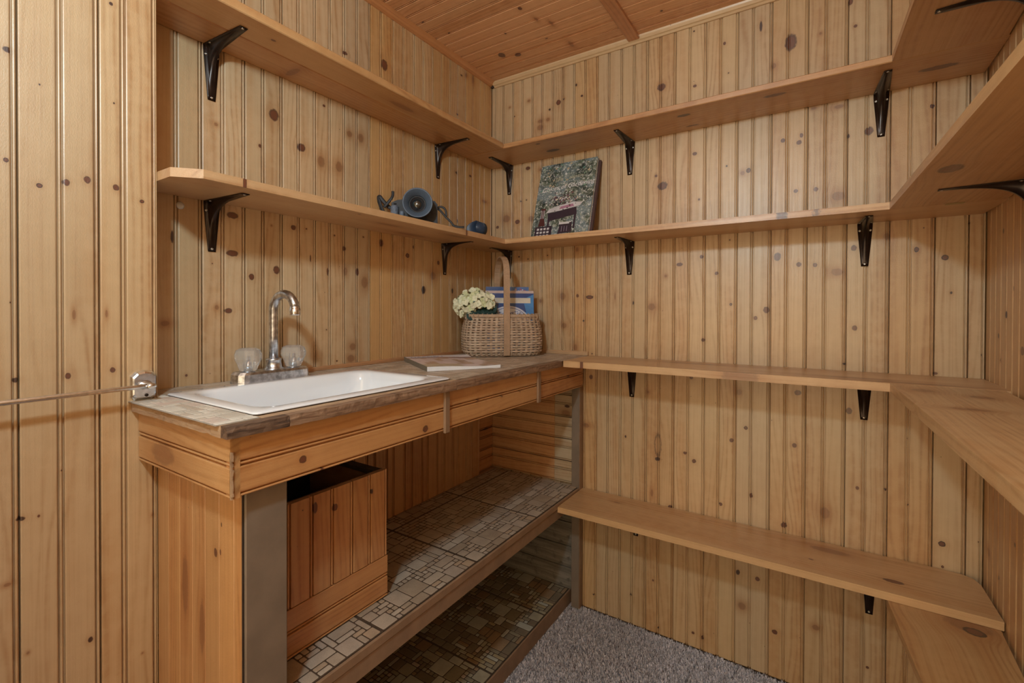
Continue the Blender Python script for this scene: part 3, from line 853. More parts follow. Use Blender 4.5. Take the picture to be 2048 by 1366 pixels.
bracket((1.4583+.045*-.375-.001, -.375, ZA-.0002), RR, .112, .138, 'dark bracket tip at the top edge, under the highest right shelf')
# ------------------------------------------------------------------ vinyl tiles with embossed stones
STONES = [(.43, .35, .27), (.45, .365, .28), (.40, .325, .25), (.48, .40, .315), (.44, .365, .295), (.38, .30, .22), (.50, .425, .34), (.44, .33, .23)]
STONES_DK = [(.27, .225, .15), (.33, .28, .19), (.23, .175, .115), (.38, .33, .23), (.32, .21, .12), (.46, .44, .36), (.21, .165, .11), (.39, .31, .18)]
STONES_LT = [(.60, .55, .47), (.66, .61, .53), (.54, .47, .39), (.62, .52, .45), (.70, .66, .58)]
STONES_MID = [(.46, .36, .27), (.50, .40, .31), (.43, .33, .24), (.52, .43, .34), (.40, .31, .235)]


def stone_layout(seed, n=22):
    """stones packed on an n x n grid: (i, j, w, h, palette index)"""
    r = random.Random(seed)
    used = [[False]*n for _ in range(n)]
    out = []
    clusters = [(4, 5), (15, 12), (9, 18), (18, 3)]
    for j in range(n):
        for i in range(n):
            if used[j][i]: continue
            near = min(math.hypot(i-a, j-b) for a, b in clusters)
            if near < 2.3: opts = [(1, 1), (2, 1), (1, 2), (1, 1)]
            else: opts = [(4, 3), (3, 3), (4, 4), (3, 2), (2, 3), (4, 2), (2, 4), (3, 1), (1, 3), (2, 2), (2, 1), (1, 2)]
            r.shuffle(opts)
            if near >= 2.3: opts = opts[:5] + [(2, 2), (2, 1), (1, 1)]
            for (a, b) in opts + [(1, 1)]:
                if i+a > n or j+b > n: continue
                if all(not used[j+q][i+p] for p in range(a) for q in range(b)):
                    for p in range(a):
                        for q in range(b): used[j+q][i+p] = True
                    out.append((i, j, a, b, r.randrange(1000), near < 2.3))
                    break
    return out


LAY = stone_layout(4)
TS = .3048


def tile(parent, x0, y0, cx0, cx1, cy0, cy1, z, pal, lightpal, rot=0, th=.0016, gap=.0016, name='vinyl_tile', g=.0014, gm=None):
    """one 12 inch vinyl tile at x0,y0 clipped to the rectangle cx..cy; stones embossed above its joint-coloured sheet"""
    ax0, ax1 = max(x0, cx0), min(x0+TS, cx1); ay0, ay1 = max(y0, cy0), min(y0+TS, cy1)
    if ax1-ax0 < .004 or ay1-ay0 < .004: return
    sheet = MB(); sheet.box((ax0+.0003, ay0+.0003, z), (ax1-.0003, ay1-.0003, z+th))
    t = put(name, sheet.mesh(name, gm or M_GROUT), parent)
    mb = MB()
    e = .0022; u = (TS-2*e)/22
    for (i, j, a, b, c, cl) in LAY:
        for _ in range(rot): i, j, a, b = 22-j-b, i, b, a
        X0, X1 = x0+e+i*u+g, x0+e+(i+a)*u-g
        Y0, Y1 = y0+e+j*u+g, y0+e+(j+b)*u-g
        X0, X1, Y0, Y1 = max(X0, ax0+.0005), min(X1, ax1-.0005), max(Y0, ay0+.0005), min(Y1, ay1-.0005)
        if X1-X0 < .0015 or Y1-Y0 < .0015: continue
        p = (lightpal if (cl and c % 3) else pal)
        col = p[c % len(p)]
        k = .0016 if min(X1-X0, Y1-Y0) > .006 else .0006
        h0, h1 = z+th, z+th+.00055
        o = [(X0+k, Y0), (X1-k, Y0), (X1, Y0+k), (X1, Y1-k), (X1-k, Y1), (X0+k, Y1), (X0, Y1-k), (X0, Y0+k)]
        n = len(mb.v); q = .0005
        cxm, cym = (X0+X1)/2, (Y0+Y1)/2
        mb.v += [(x, y, h0) for x, y in o]
        mb.v += [(x+(q if x < cxm else -q), y+(q if y < cym else -q), h1) for x, y in o]
        mb.face([n+8+m for m in range(8)], 0, False, col)
        for m in range(8):
            mm = (m+1) % 8
            mb.face((n+m, n+mm, n+8+mm, n+8+m), 0, False, col)
    if mb.f:
        mb.keep = True
        o = put('stones', mb.mesh('stones', M_VINYL), t); o['kind'] = 'stuff'


# ------------------------------------------------------------------ sink cupboard
cab = root('sink_cupboard', (.2, -.6, 0), 'open pine cupboard under the sink counter with vinyl-tiled shelves', 'cupboard')
APR = .8015
KAP = [((.42, -1.1136, .8304), .007, .0075, 0), ((.42, -1.078, .8044), .004, .003, 0), ((.42, -.83, .8201), .008, .009, 0), ((.42, -.6444, .8515), .006, .004, 0),
       ((.42, -.5404, .8473), .005, .004, 0), ((.42, -.1417, .8525), .005, .008, 0), ((.42, -.3308, .8579), .005, .005, 0), ((.42, -.45, .846), .003, .003, 0)]
for (a, b, tn) in ((-1.2250, -.7665, (.58, .30, .115)), (-.7665, -.3495, (.60, .32, .125)), (-.3495, -.028, (.57, .28, .10))):
    plank(cab, (.42, a+.0006, APR), (0, 0, 1), (1, 0, 0), (0, 1, 0), .0905, b-a-.0012, tn, wk=KAP, name='apron_plank')
plank(cab, (.1005, -1.2262, APR), (0, 0, 1), (0, -1, 0), (1, 0, 0), .0905, .3195, (.63, .37, .16), wk=[((.2, -1.2262, .83), .02, .05, 3)], name='apron_plank')
# splintered mitre where the two aprons meet
mb = MB()
for i in range(16):
    z = APR+.001+i*.0042
    mb.box((.4192, -1.2262, z), (.4222+random.uniform(0, .0014), -1.2236+random.uniform(-.0004, .0012), z+.0044))
put('apron_corner', mb.mesh('apron_corner', M_EDGEP), cab)
for yy, dz in ((-.7655, -.004), (-.3490, -.004)):
    board(cab, 'joint_strip', (.4195, yy-.0085, APR+dz), (.4265, yy+.0085, .8915), 'z', (.36, .225, .13), mat=M_TAUPE2)
# side panel of matchboard on the near end
Jp = [.1010, .146, .19, .236, .281, .327, .372, .3965]
for i in range(len(Jp)-1):
    ks = [((.3345, -1.197, .7352), .0018, .004, 1), ((.3159, -1.197, .6857), .0055, .008, 0), ((.3308, -1.197, .6904), .0025, .0055, 0), ((.27, -1.197, .55), .01, .05, 3), ((.21, -1.197, .60), .012, .06, 3)]
    plank(cab, (Jp[i+1], -1.1975, 0), (-1, 0, 0), (0, -1, 0), (0, 0, 1), Jp[i+1]-Jp[i], .800, mt_tone((.60, .33, .135), .08, .05), wk=ks, beads=False, name='side_plank', th=.012)
board(cab, 'post', (.3975, -1.1965, 0), (.4035, -1.1300, .806), 'z', MID, mat=M_TAUPE)
board(cab, 'post_edge_or_gap', (.3970, -1.1990, 0), (.4005, -1.1970, .80), 'z', MID, mat=M_DARKIN)  # dark strip painted for the shaded gap between side panel and post
board(cab, 'stud', (.3595, -1.1840, 0), (.3970, -1.1300, .80), 'z', WARM)
board(cab, 'post', (.3780, -.030, 0), (.4080, -.0010, .80), 'z', MID, mat=M_TAUPE)
board(cab, 'post_edge_or_gap', (.4081, -.0295, 0), (.4100, -.0010, .80), 'z', MID, mat=M_TAUPE2)
# inner back boards, upright
yb = -.1216
grooves = [-.1216+.0048, -.1975, -.2731, -.3568, -.4296, -.5085, -.5809, -.656, -.732, -.808, -.884, -.960, -1.036, -1.112, -1.183]
for i in range(len(grooves)-1):
    wd = grooves[i]-grooves[i+1]
    plank(cab, (.030, grooves[i], .438), (0, -1, 0), (1, 0, 0), (0, 0, 1), wd, .36, mt_tone((.56, .30, .12), .10, .06), name='back_plank', th=.013)
# level boards in the far corner
for i, z in enumerate([.438, .519, .600, .681, .762]):
    hgt = min(.0805, .80-z)
    plank(cab, (.0155, -.0105, z), (0, 0, 1), (0, -1, 0), (1, 0, 0), hgt, .283, mt_tone((.55, .31, .14), .08), name='corner_plank', th=.0095)
    plank(cab, (.2990, -.0105, z), (0, 0, 1), (0, -1, 0), (1, 0, 0), hgt, .0785, mt_tone((.50, .385, .25), .05), name='corner_plank', th=.0095,
          wk=[((.35, -.0105, .72), .006, .012, 1), ((.345, -.0105, .695), .012, .02, 3)])
    plank(cab, (.0150, -.1165, z), (0, 0, 1), (1, 0, 0), (0, 1, 0), hgt, .1055, mt_tone((.55, .27, .10), .08), name='corner_plank', th=.013,
          wk=[((.015, -.055, .60), .005, .018, 0)])
# middle shelf
ZD = .4375
board(cab, 'shelf_board', (.001, -1.183, .4180), (.4020, -.0115, ZD-.0022), 'y', (.5, .3, .16))
board(cab, 'shelf_lip', (.4025, -1.1290, .4185), (.4090, -.0305, ZD+.0002), 'y', MID, mat=M_TAUPE2)
board(cab, 'shelf_rail', (.3960, -1.1290, .3815), (.4060, -.0305, .4180), 'y', MID, mat=M_TAUPE2)
for k in range(5):
    y0 = -.9290+TS*(k-1)
    for x0 in (.4020-TS, .4020-2*TS):
        tile(cab, x0, y0, .031, .4020, -1.183, -.0205, ZD-.0020, STONES, STONES, rot=0)
# platform at floor level
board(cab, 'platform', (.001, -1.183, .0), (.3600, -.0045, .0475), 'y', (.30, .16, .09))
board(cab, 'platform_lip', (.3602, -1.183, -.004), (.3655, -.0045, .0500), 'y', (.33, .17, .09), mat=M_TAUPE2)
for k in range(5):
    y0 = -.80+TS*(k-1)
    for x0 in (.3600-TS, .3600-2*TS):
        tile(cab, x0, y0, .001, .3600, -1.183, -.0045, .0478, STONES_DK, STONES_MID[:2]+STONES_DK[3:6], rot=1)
# weathered boards behind the bottom bay
for (a, b) in ((.050, .1275), (.1285, .2060), (.2075, .2950), (.2960, .3805)):
    board(cab, 'grey_board', (.0015, -.0120, a), (.3775, -.0010, b-.0012), 'x', MID, mat=M_GREYWOOD)
for i in range(12):
    a = -.012-i*.098
    board(cab, 'grey_board', (.0010, a-.097, .050), (.0085, a, .4170), 'z', MID, mat=M_GREYWOOD)

# ------------------------------------------------------------------ open box on the middle shelf
bx = root('storage_box', (.22, -1.0, ZD), 'open-topped pine matchboard box standing on the tiled cupboard shelf', 'box')
KBX = [((.32, -1.0231, .6963), .005, .012, 0), ((.32, -.9799, .6822), .007, .008, 0), ((.32, -.8879, .6838), .003, .006, 1), ((.32, -1.0493, .7012), .0015, .0015, 1)]
z0 = ZD+.0002; zt = .7205
jb = [-.8445, -.9360, -1.0274, -1.1180]
for i in range(3):
    plank(bx, (.32, jb[i]+(0 if i else -.0), .531), (0, -1, 0), (1, 0, 0), (0, 0, 1), jb[i]-jb[i+1], zt-.531, mt_tone((.56, .29, .115), .05), wk=KBX, name='front_plank', th=.012)
plank(bx, (.32, -1.118, z0), (0, 0, 1), (1, 0, 0), (0, 1, 0), .0925, .2735, (.55, .27, .10), name='front_plank', th=.012)
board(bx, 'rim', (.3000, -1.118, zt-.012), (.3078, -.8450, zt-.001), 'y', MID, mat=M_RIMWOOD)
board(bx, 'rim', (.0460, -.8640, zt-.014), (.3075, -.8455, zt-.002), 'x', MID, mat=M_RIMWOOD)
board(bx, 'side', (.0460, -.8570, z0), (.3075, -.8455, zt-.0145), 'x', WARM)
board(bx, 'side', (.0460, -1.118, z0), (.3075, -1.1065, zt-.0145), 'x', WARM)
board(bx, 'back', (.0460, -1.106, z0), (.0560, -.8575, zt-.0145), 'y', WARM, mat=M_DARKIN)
board(bx, 'dark_inside', (.2955, -1.106, z0), (.2998, -.8650, zt-.0125), 'y', WARM, mat=M_DARKIN)  # inside of the front, coloured near black like back and bottom
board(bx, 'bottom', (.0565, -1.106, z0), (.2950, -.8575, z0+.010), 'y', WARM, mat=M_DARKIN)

# ------------------------------------------------------------------ worktop
wt = root('worktop', (.22, -.6, .9), 'worn plywood counter with battered edges and vinyl stone tiles around the sink', 'worktop')
mb = MB()
hx0, hx1, hy0, hy1 = .110, .375, -1.160, -.738
for a, b in (((.0005, -1.2290, .893), (.4300, hy0, .9090)), ((.0005, hy1, .893), (.4300, -.0005, .9090)), ((.0005, hy0, .893), (hx0, hy1, .9090)), ((hx1, hy0, .893), (.4300, hy1, .9090))):
    if a[1] < -1.2: a = (.1005, a[1], a[2])
    mb.box(a, b)
mb.box((.0005, -1.1965, .893), (.1005, hy0, .9090))
put('core', mb.mesh('core', M_CORE), wt)


def edging(lo, hi, axis, mat, jag=.0022, label=None):
    """lumpy wooden edge strip"""
    x0, y0, z0 = lo; x1, y1, z1 = hi
    n = max(4, int((y1-y0 if axis == 'y' else x1-x0)/.006))
    M = frame(lo, (-1, 0, 0), (0, 0, 1), (0, 1, 0)) if axis == 'y' else frame(lo, (0, 1, 0), (0, 0, 1), (1, 0, 0))
    Mi = M.inverted()
    mb = MB()
    for i in range(n+1):
        t = i/n
        s_ = (y0+(y1-y0)*t) if axis == 'y' else (x0+(x1-x0)*t)
        r1 = mnoise.noise(V((s_*55, 1.3, x0*9)))*jag; r2 = mnoise.noise(V((s_*70, 7.7, x0*9)))*jag
        if axis == 'y': ring = [(x0, s_, z0+abs(r2)*.6), (x1-abs(r1)*.5, s_, z0+abs(r2)*.4), (x1+r2*.4, s_, (z0+z1)/2), (x1-abs(r2)-.0004, s_, z1-abs(r1)*1.0), (x1-.004, s_, z1-abs(r1)*.4), (x0, s_, z1)]
        else: ring = [(s_, y1, z0+abs(r2)*.6), (s_, y0+abs(r1)*.5, z0+abs(r2)*.9), (s_, y0-r2*.4, (z0+z1)/2), (s_, y0+abs(r2)+.0004, z1-abs(r1)), (s_, y0+.004, z1-abs(r1)*.4), (s_, y1, z1)]
        for p in ring: mb.v.append(tuple(Mi @ V(p)))
    for i in range(n):
        for k in range(6):
            k2 = (k+1) % 6
            mb.face((i*6+k, i*6+k2, (i+1)*6+k2, (i+1)*6+k))
    mb.face(range(6)); mb.face([n*6+k for k in range(6)])
    o = put('edging', mb.mesh('edging', mat), wt, M)
    if label: o['label'] = label
    return o


edging((.4170, -1.2370, .8920), (.4345, -1.1455, .9098), 'y', M_EDGED, .003, 'dark chewed edging at the near corner')
edging((.4170, -1.1445, .8920), (.4340, -.7435, .9098), 'y', M_EDGE, .0022)
edging((.4170, -.7425, .8920), (.4340, -.3695, .9098), 'y', M_EDGE, .0026)
edging((.4170, -.3685, .8920), (.4335, -.2165, .9098), 'y', M_EDGE, .002)
edging((.1010, -1.2370, .8920), (.3880, -1.2292, .9085), 'x', M_EDGEP, .0030)
edging((.3885, -1.2370, .8920), (.4165, -1.2292, .9098), 'x', M_EDGEP, .0012, 'pale sawn plywood end at the corner')
# near tiles (pale), then the tiles right of the sink
for (cx0, cx1, cy0, cy1, pal) in ((.1005, .4120, -1.2420, -1.1790, STONES_LT), (.0005, .1005, -1.1965, -1.1790, STONES_LT), (.0005, .0825, -1.1790, -.7180, STONES_MID),
                                  (.0110, .4120, -.7180, -.2165, STONES_MID), (.0110, .4330, -.2165, -.0110, STONES_MID)):
    for k in range(6):
        for x0 in (.4120-TS, .4120-2*TS, .4120):
            tile(wt, x0, -1.2420+TS*k, cx0, cx1, cy0, cy1, .9092, pal, pal, rot=2, th=.0012, g=.0009, gm=M_GROUTL if pal is STONES_LT else M_GROUTM)
# strip in front of the sink: bare wood
board(wt, 'front_ledge', (.3985, -1.1785, .9091), (.4165, -.7185, .9098), 'y', (.5, .33, .19), mat=M_EDGEP)

# ------------------------------------------------------------------ sink
sk = root('sink', (.24, -.95, .91), 'rectangular white enamelled drop-in sink in the counter', 'sink')


def rrect(cx, cy, hx, hy, r, n=9):
    out = []
    for (sx, sy, a0) in ((1, 1, 0), (-1, 1, 90), (-1, -1, 180), (1, -1, 270)):
        for k in range(n):
            a = math.radians(a0+90*k/(n-1))
            out.append((cx+sx*(hx-r)+r*math.cos(a), cy+sy*(hy-r)+r*math.sin(a)))
    return out


scx, scy = .2400, -.9490
rings = [(.1565, .2290, .010, .9112), (.1570, .2295, .010, .9128), (.1545, .2270, .010, .9142), (.1300, .2050, .035, .9142), (.1250, .2000, .040, .9128), (.1215, .1965, .042, .908),
         (.1190, .1935, .045, .885), (.1140, .1870, .050, .838), (.1040, .1760, .050, .822), (.0850, .1560, .05, .8175), (.0220, .0220, .0219, .8155)]
mb = MB()
for hx, hy, r, z in rings:
    mb.v += [(x, y, z) for x, y in rrect(scx, scy, hx, hy, r)]
k = 36
for i in range(len(rings)-1):
    for j in range(k):
        jj = (j+1) % k
        mb.face((i*k+j, i*k+jj, (i+1)*k+jj, (i+1)*k+j), 0, True)
# outer skin of the bowl so it has thickness
base = len(mb.v)
for hx, hy, r, z in ((.1565, .2290, .010, .9112), (.1255, .2005, .04, .9110), (.1240, .1985, .045, .885), (.1180, .1910, .05, .835), (.09, .161, .05, .8140), (.0220, .0220, .0219, .8125)):
    mb.v += [(x, y, z) for x, y in rrect(scx, scy, hx, hy, r)]
for i in range(5):
    for j in range(k):
        jj = (j+1) % k
        mb.face((base+i*k+j, base+(i+1)*k+j, base+(i+1)*k+jj, base+i*k+jj), 0, True)
mb.keep = True
put('basin', mb.mesh('basin', M_ENAMEL), sk)
mb = MB(); mb.lathe([(.0, .8155), (.012, .8153), (.016, .8165), (.0235, .8172), (.0235, .8120), (.019, .8090), (.019, .8040), (0, .8040)], 28, M=Matrix.Translation((scx, scy, 0)))
put('drain', mb.mesh('drain', M_CHROME2), sk)

# ------------------------------------------------------------------ faucet
fx, fy, fz = .0605, -.9545, .9112
fc = root('faucet', (fx, fy, fz), 'chrome gooseneck faucet with two clear acrylic knobs behind the sink', 'faucet')
mb = MB()
o1 = [(fx+a, fy-.0045+b*1.06) for a, b in ((.024, -.070), (.026, -.060), (.026, .060), (.024, .072), (.016, .079), (-.016, .079), (-.024, .072), (-.026, .060), (-.026, -.060), (-.024, -.072), (-.016, -.079), (.016, -.079))]
kk = len(o1)
for sc_, z in ((1.0, fz), (1.0, fz+.003), (.985, fz+.019), (.93, fz+.0245)):
    mb.v += [(fx+(x-fx)*sc_, fy+(y-fy)*sc_, z) for x, y in o1]
for i in range(3):
    for j in range(kk):
        jj = (j+1) % kk
        mb.face((i*kk+j, i*kk+jj, (i+1)*kk+jj, (i+1)*kk+j))
mb.face(range(kk)); mb.face([3*kk+j for j in range(kk)])
put('base_plate', mb.mesh('base_plate', M_CHROME2), fc)
mb = MB(); mb.lathe([(.0205, .0235), (.0205, .0265), (.0180, .028), (.0155, .043), (.0165, .0445), (.0165, .048), (.0135, .0495), (0, .0495)], 28, M=Matrix.Translation((fx, fy, fz)))
put('collar', mb.mesh('collar', M_CHROME2), fc)
pts = [(fx, fy, fz+.048), (fx, fy, fz+.10), (fx, fy, fz+.1605)]
R = .0365
dxs, dys = .99, .11
for i in range(1, 15):
    a = math.pi*i/14*.955
    d = R*(1-math.cos(a))
    pts.append((fx+dxs*d, fy+dys*d, fz+.1605+R*math.sin(a)))
mb = MB(); mb.tube(pts, .0098, 18); put('spout', mb.mesh('spout', M_CHROME2), fc)
e = V(pts[-1])
mb = MB(); mb.lathe([(.0, .004), (.0102, .004), (.0108, .002), (.0108, -.001), (.0116, -.0015), (.0116, -.015), (.0107, -.0165), (.006, -.0165), (.006, -.010), (0, -.010)], 24, M=Matrix.Translation(e))
put('aerator', mb.mesh('aerator', M_CHROME), fc)
mg, nt_, bs_ = newmat('clear_acrylic')
bs_.inputs['Base Color'].default_value = (.96, .97, .97, 1); bs_.inputs['Roughness'].default_value = .16
bs_.inputs['Transmission Weight'].default_value = .80; bs_.inputs['IOR'].default_value = 1.47
for sgn in (-1, 1):
    c = Matrix.Translation((fx, fy-.0045+sgn*.0535, fz+.0245))
    mb = MB(); seg = 24
    prof = [(.0160, .002), (.0185, .006), (.0225, .018), (.0275, .028), (.0280, .038), (.0240, .0475), (.0150, .0520), (.0, .0525)]
    n0 = len(mb.v)
    for i in range(seg):
        a = 2*math.pi*i/seg
        for j, (r, z) in enumerate(prof):
            rr = r*(1+(.035 if i % 3 == 0 else -.02)*(1 if 1 < j < 6 else 0))
            mb.v.append(tuple(c @ V((rr*math.cos(a), rr*math.sin(a), z))))
    kq = len(prof)
    for i in range(seg):
        i2 = (i+1) % seg
        for j in range(kq-1): mb.face((i*kq+j, i2*kq+j, i2*kq+j+1, i*kq+j+1))
    mb.face([i*kq for i in range(seg)])
    kn = put('knob', mb.mesh('knob', mg), fc)
    mb = MB(); mb.lathe([(.0, .0), (.0135, .0), (.0135, .0018), (0, .0018)], 20, M=c)
    mb.lathe([(.0, .003), (.0062, .003), (.0062, .026), (.0035, .027), (.0035, .034), (0, .034)], 12, M=c)
    put('knob_stem', mb.mesh('knob_stem', M_CHROME), kn)

# ------------------------------------------------------------------ towel bar on the near wall
tb = root('towel_bar', (.1, -1.2185, .937), 'chrome towel bar fixed to the near left boards just above the counter', 'towel bar')
cy_, cz_ = -1.2195, .9368
oct_ = []
for (a, b) in ((-.0195, -.018), (-.014, -.0255), (.010, -.0265), (.0165, -.023), (.0185, -.016), (.0185, .018), (.012, .0245), (.000, .027), (-.012, .0245), (-.0195, .017)):
    oct_.append((a, b))
mb = MB()
for x, sc_ in ((.1003, 1.0), (.1035, 1.0), (.1085, .90), (.1100, .80)):
    mb.v += [(x, cy_+a*sc_, cz_+b*sc_) for a, b in oct_]
kk = 10
for i in range(3):
    for j in range(kk):
        jj = (j+1) % kk
        mb.face((i*kk+j, i*kk+jj, (i+1)*kk+jj, (i+1)*kk+j))
mb.face(range(kk)); mb.face([3*kk+j for j in range(kk)])
put('end_plate', mb.mesh('end_plate', M_CHROME), tb)
mb = MB()
mb.lathe([(.0115, .0), (.0100, .004), (.0080, .012), (.0078, .028), (.0060, .032), (0, .032)], 20, M=Matrix.Translation((.1095, cy_, cz_+.001)) @ Matrix.Rotation(math.pi/2, 4, 'Y') @ Matrix.Scale(.72, 4, (1, 0, 0)))
put('bar_socket', mb.mesh('bar_socket', M_CHROME), tb)
mb = MB(); mb.tube([(.1330, cy_+.003, cz_+.0015), (.1345, -1.24, cz_+.0015), (.1345, -1.45, cz_), (.1345, -1.84, cz_-.002)], .0040, 14)
put('rod', mb.mesh('rod', M_CHROME), tb)
mb = MB(); mb.lathe([(.0, .0), (.0028, .0), (.0028, .0014), (.001, .0018), (0, .0012)], 12, M=Matrix.Translation((.1100, cy_+.002, cz_-.0175)) @ Matrix.Rotation(math.pi/2, 4, 'Y'))
put('screw', mb.mesh('screw', M_BRONZE), tb)
mb = MB(); mb.box((.1003, -1.86, .915), (.112, -1.82, .96), bev=.003); mb.box((.112, -1.848, .932), (.138, -1.832, .947), bev=.003)
put('end_plate', mb.mesh('end_plate', M_CHROME), tb)

# white button on the sink wall
mb = MB(); mb.lathe([(.0075, 0), (.0080, .0015), (.0062, .0035), (.0030, .0046), (0, .0048)], 24, M=Matrix.Translation((0.0002, -1.1205, 1.2895)) @ Matrix.Rotation(math.pi/2, 4, 'Y'))
o = put('wall_button', mb.mesh('wall_button', M_WHITE)); tag(o, 'small round white button on the boards under the camera shelf', 'button')
# pale tab under the right shelf joint
mb = MB(); mb.box((1.352, -.1925, ZB-.0012), (1.382, -.1765, ZB-.0002), bev=.0004)
o = put('tape_tab', mb.mesh('tape_tab', plain('pale_tape', (.42, .33, .17), .5))); tag(o, 'small pale tape tab under the joint of the right middle shelf', 'tape')
# ------------------------------------------------------------------ basket
BC = V((.1590, -.1600, .9125)); ang = math.radians(46)
bk = root('basket', BC, 'woven splint basket with a tall hoop handle in the counter corner', 'basket', rz=ang)
BM = WM[bk.name]
BH = .142
REED = [(.50, .375, .27), (.55, .42, .31), (.45, .33, .235), (.59, .465, .35), (.50, .36, .26)]
M_REED = colmat('splint_reed', .6, .3, 500, .16, 500, .4)


def bshape(t, a):
    """perimeter point at height fraction t and angle a"""
    hx = .137 + .009*math.sin(t*math.pi*.9) - .010*t + (-.006 if t < .08 else 0)
    hy = .080 + .008*math.sin(t*math.pi*.9) - .004*t + (-.006 if t < .08 else 0)
    ex = 2.0/(4.2-1.0*t)
    ca, sa = math.cos(a), math.sin(a)
    x = hx*math.copysign(abs(ca)**ex, ca); y = hy*math.copysign(abs(sa)**ex, sa)
    return x, y


def perim(t, n):
    """n points evenly spaced by arc length"""
    m = 720
    ps = [bshape(t, 2*math.pi*i/m) for i in range(m)]
    L = [0]
    for i in range(m):
        a, b = ps[i], ps[(i+1) % m]
        L.append(L[-1]+math.hypot(b[0]-a[0], b[1]-a[1]))
    out = []; j = 0
    for i in range(n):
        d = L[-1]*i/n
        while L[j+1] < d: j += 1
        f = (d-L[j])/max(1e-9, L[j+1]-L[j])
        a, b = ps[j], ps[(j+1) % m]
        out.append((a[0]+(b[0]-a[0])*f, a[1]+(b[1]-a[1])*f))
    return out


NS = 44; SUB = 4; ROWS = 15
for r in range(ROWS):
    t = (r+.5)/ROWS; z = .004+t*(BH-.012)
    pts = perim(t, NS*SUB)
    mb = MB(); n = len(pts)
    base_c = random.choice(REED)
    for i, (x, y) in enumerate(pts):
        x2, y2 = pts[(i+1) % n]; x0, y0 = pts[i-1]
        tx, ty = x2-x0, y2-y0; l = math.hypot(tx, ty); nx, ny = ty/l, -tx/l
        ph = math.pi*(i/SUB) + (math.pi if r % 2 else 0)
        off = .0019*math.cos(ph) + .0004
        zz = z + mnoise.noise(V((i*.11, r*3.1, 0)))*.0012
        hh = .0036 + mnoise.noise(V((i*.07, r*5.1, 4)))*.0005
        for (dn, dz) in ((.0, -hh), (.0013, -hh*.7), (.0016, 0), (.0013, hh*.7), (0, hh)):
            mb.v.append((x+nx*(off+dn), y+ny*(off+dn), zz+dz))
    for i in range(n):
        j = (i+1) % n
        if i % 8 == 0: cc = random.choice(REED); cc = tuple(.6*a+.4*b for a, b in zip(base_c, cc))
        for q in range(4):
            mb.face((i*5+q, j*5+q, j*5+q+1, i*5+q+1), 0, True, cc)
        mb.face((i*5+4, j*5+4, j*5, i*5), 0, True, cc)
    put('weaver', mb.mesh('weaver', M_REED), bk, BM)
# stakes
P0 = [perim(i/10, NS) for i in range(11)]
for k in range(NS):
    mb = MB(); cc = random.choice(REED)
    mid = (k == 33 or k == 11)
    hw = .0042
    for i in range(11):
        x, y = P0[i][k]; xa, ya = P0[i][(k+1) % NS]; xb, yb_ = P0[i][k-1]
        tx, ty = xa-xb, ya-yb_; l = math.hypot(tx, ty); tx /= l; ty /= l; nx, ny = ty, -tx
        z = .001+BH*i/10
        for s_, o_ in ((-hw, -.0002), (hw, -.0002), (hw, .0009), (-hw, .0009)):
            mb.v.append((x+tx*s_+nx*o_, y+ty*s_+ny*o_, z))
    for i in range(10):
        for q in range(4):
            q2 = (q+1) % 4
            mb.face((i*4+q, i*4+q2, i*4+4+q2, i*4+4+q), 0, False, tuple(.9*c for c in cc))
    mb.face((0, 1, 2, 3), 0, False, cc); mb.face((40, 41, 42, 43), 0, False, cc)
    put('stake', mb.mesh('stake', M_REED), bk, BM)
# floor of the basket
mb = MB(); pp = perim(.02, 60)
mb.prism([(x*.985, y*.985) for x, y in pp], .0005, .003, col=(.36, .24, .15))
put('bottom', mb.mesh('bottom', M_REED), bk, BM)
# rim hoop and lashing
pr_ = perim(1.0, 88)
mb = MB()
loop = pr_+pr_[:1]
for i in range(89):
    x, y = loop[i]; xa, ya = pr_[(i+1) % 88]; xb, yb_ = pr_[(i-1) % 88]
    tx, ty = xa-xb, ya-yb_; l = math.hypot(tx, ty); nx, ny = ty/l, -tx/l
    for (dn, dz) in ((-.004, -.006), (.0038, -.006), (.0046, 0), (.0038, .006), (-.004, .006)):
        mb.v.append((x+nx*dn, y+ny*dn, BH-.002+dz))
for i in range(88):
    for q in range(5):
        q2 = (q+1) % 5
        mb.face((i*5+q, i*5+5+q, i*5+5+q2, i*5+q2), 0, True, (.50, .36, .25))
put('rim', mb.mesh('rim', M_REED), bk, BM)
for i in range(0, 88, 2):
    x, y = pr_[i]; xa, ya = pr_[(i+1) % 88]; xb, yb_ = pr_[(i-1) % 88]
    tx, ty = xa-xb, ya-yb_; l = math.hypot(tx, ty); tx /= l; ty /= l; nx, ny = ty, -tx
    mb = MB(); c1 = random.choice(REED); s_ = .0035
    path = [(-.0050, -.004, -s_), (-.0050, .006, -s_*.3), (.0, .0078, 0), (.0056, .006, s_*.4), (.0062, -.001, s_), (.0050, -.0078, s_*1.5), (-.001, -.008, s_*1.2)]
    mb.tube([(x+nx*a+tx*c_, y+ny*a+ty*c_, BH-.002+b) for a, b, c_ in path], .001, 4, flat=(.0042, .0011), col=c1, up=(nx, ny, 0))
    put('lashing', mb.mesh('lashing', M_REED), bk, BM)
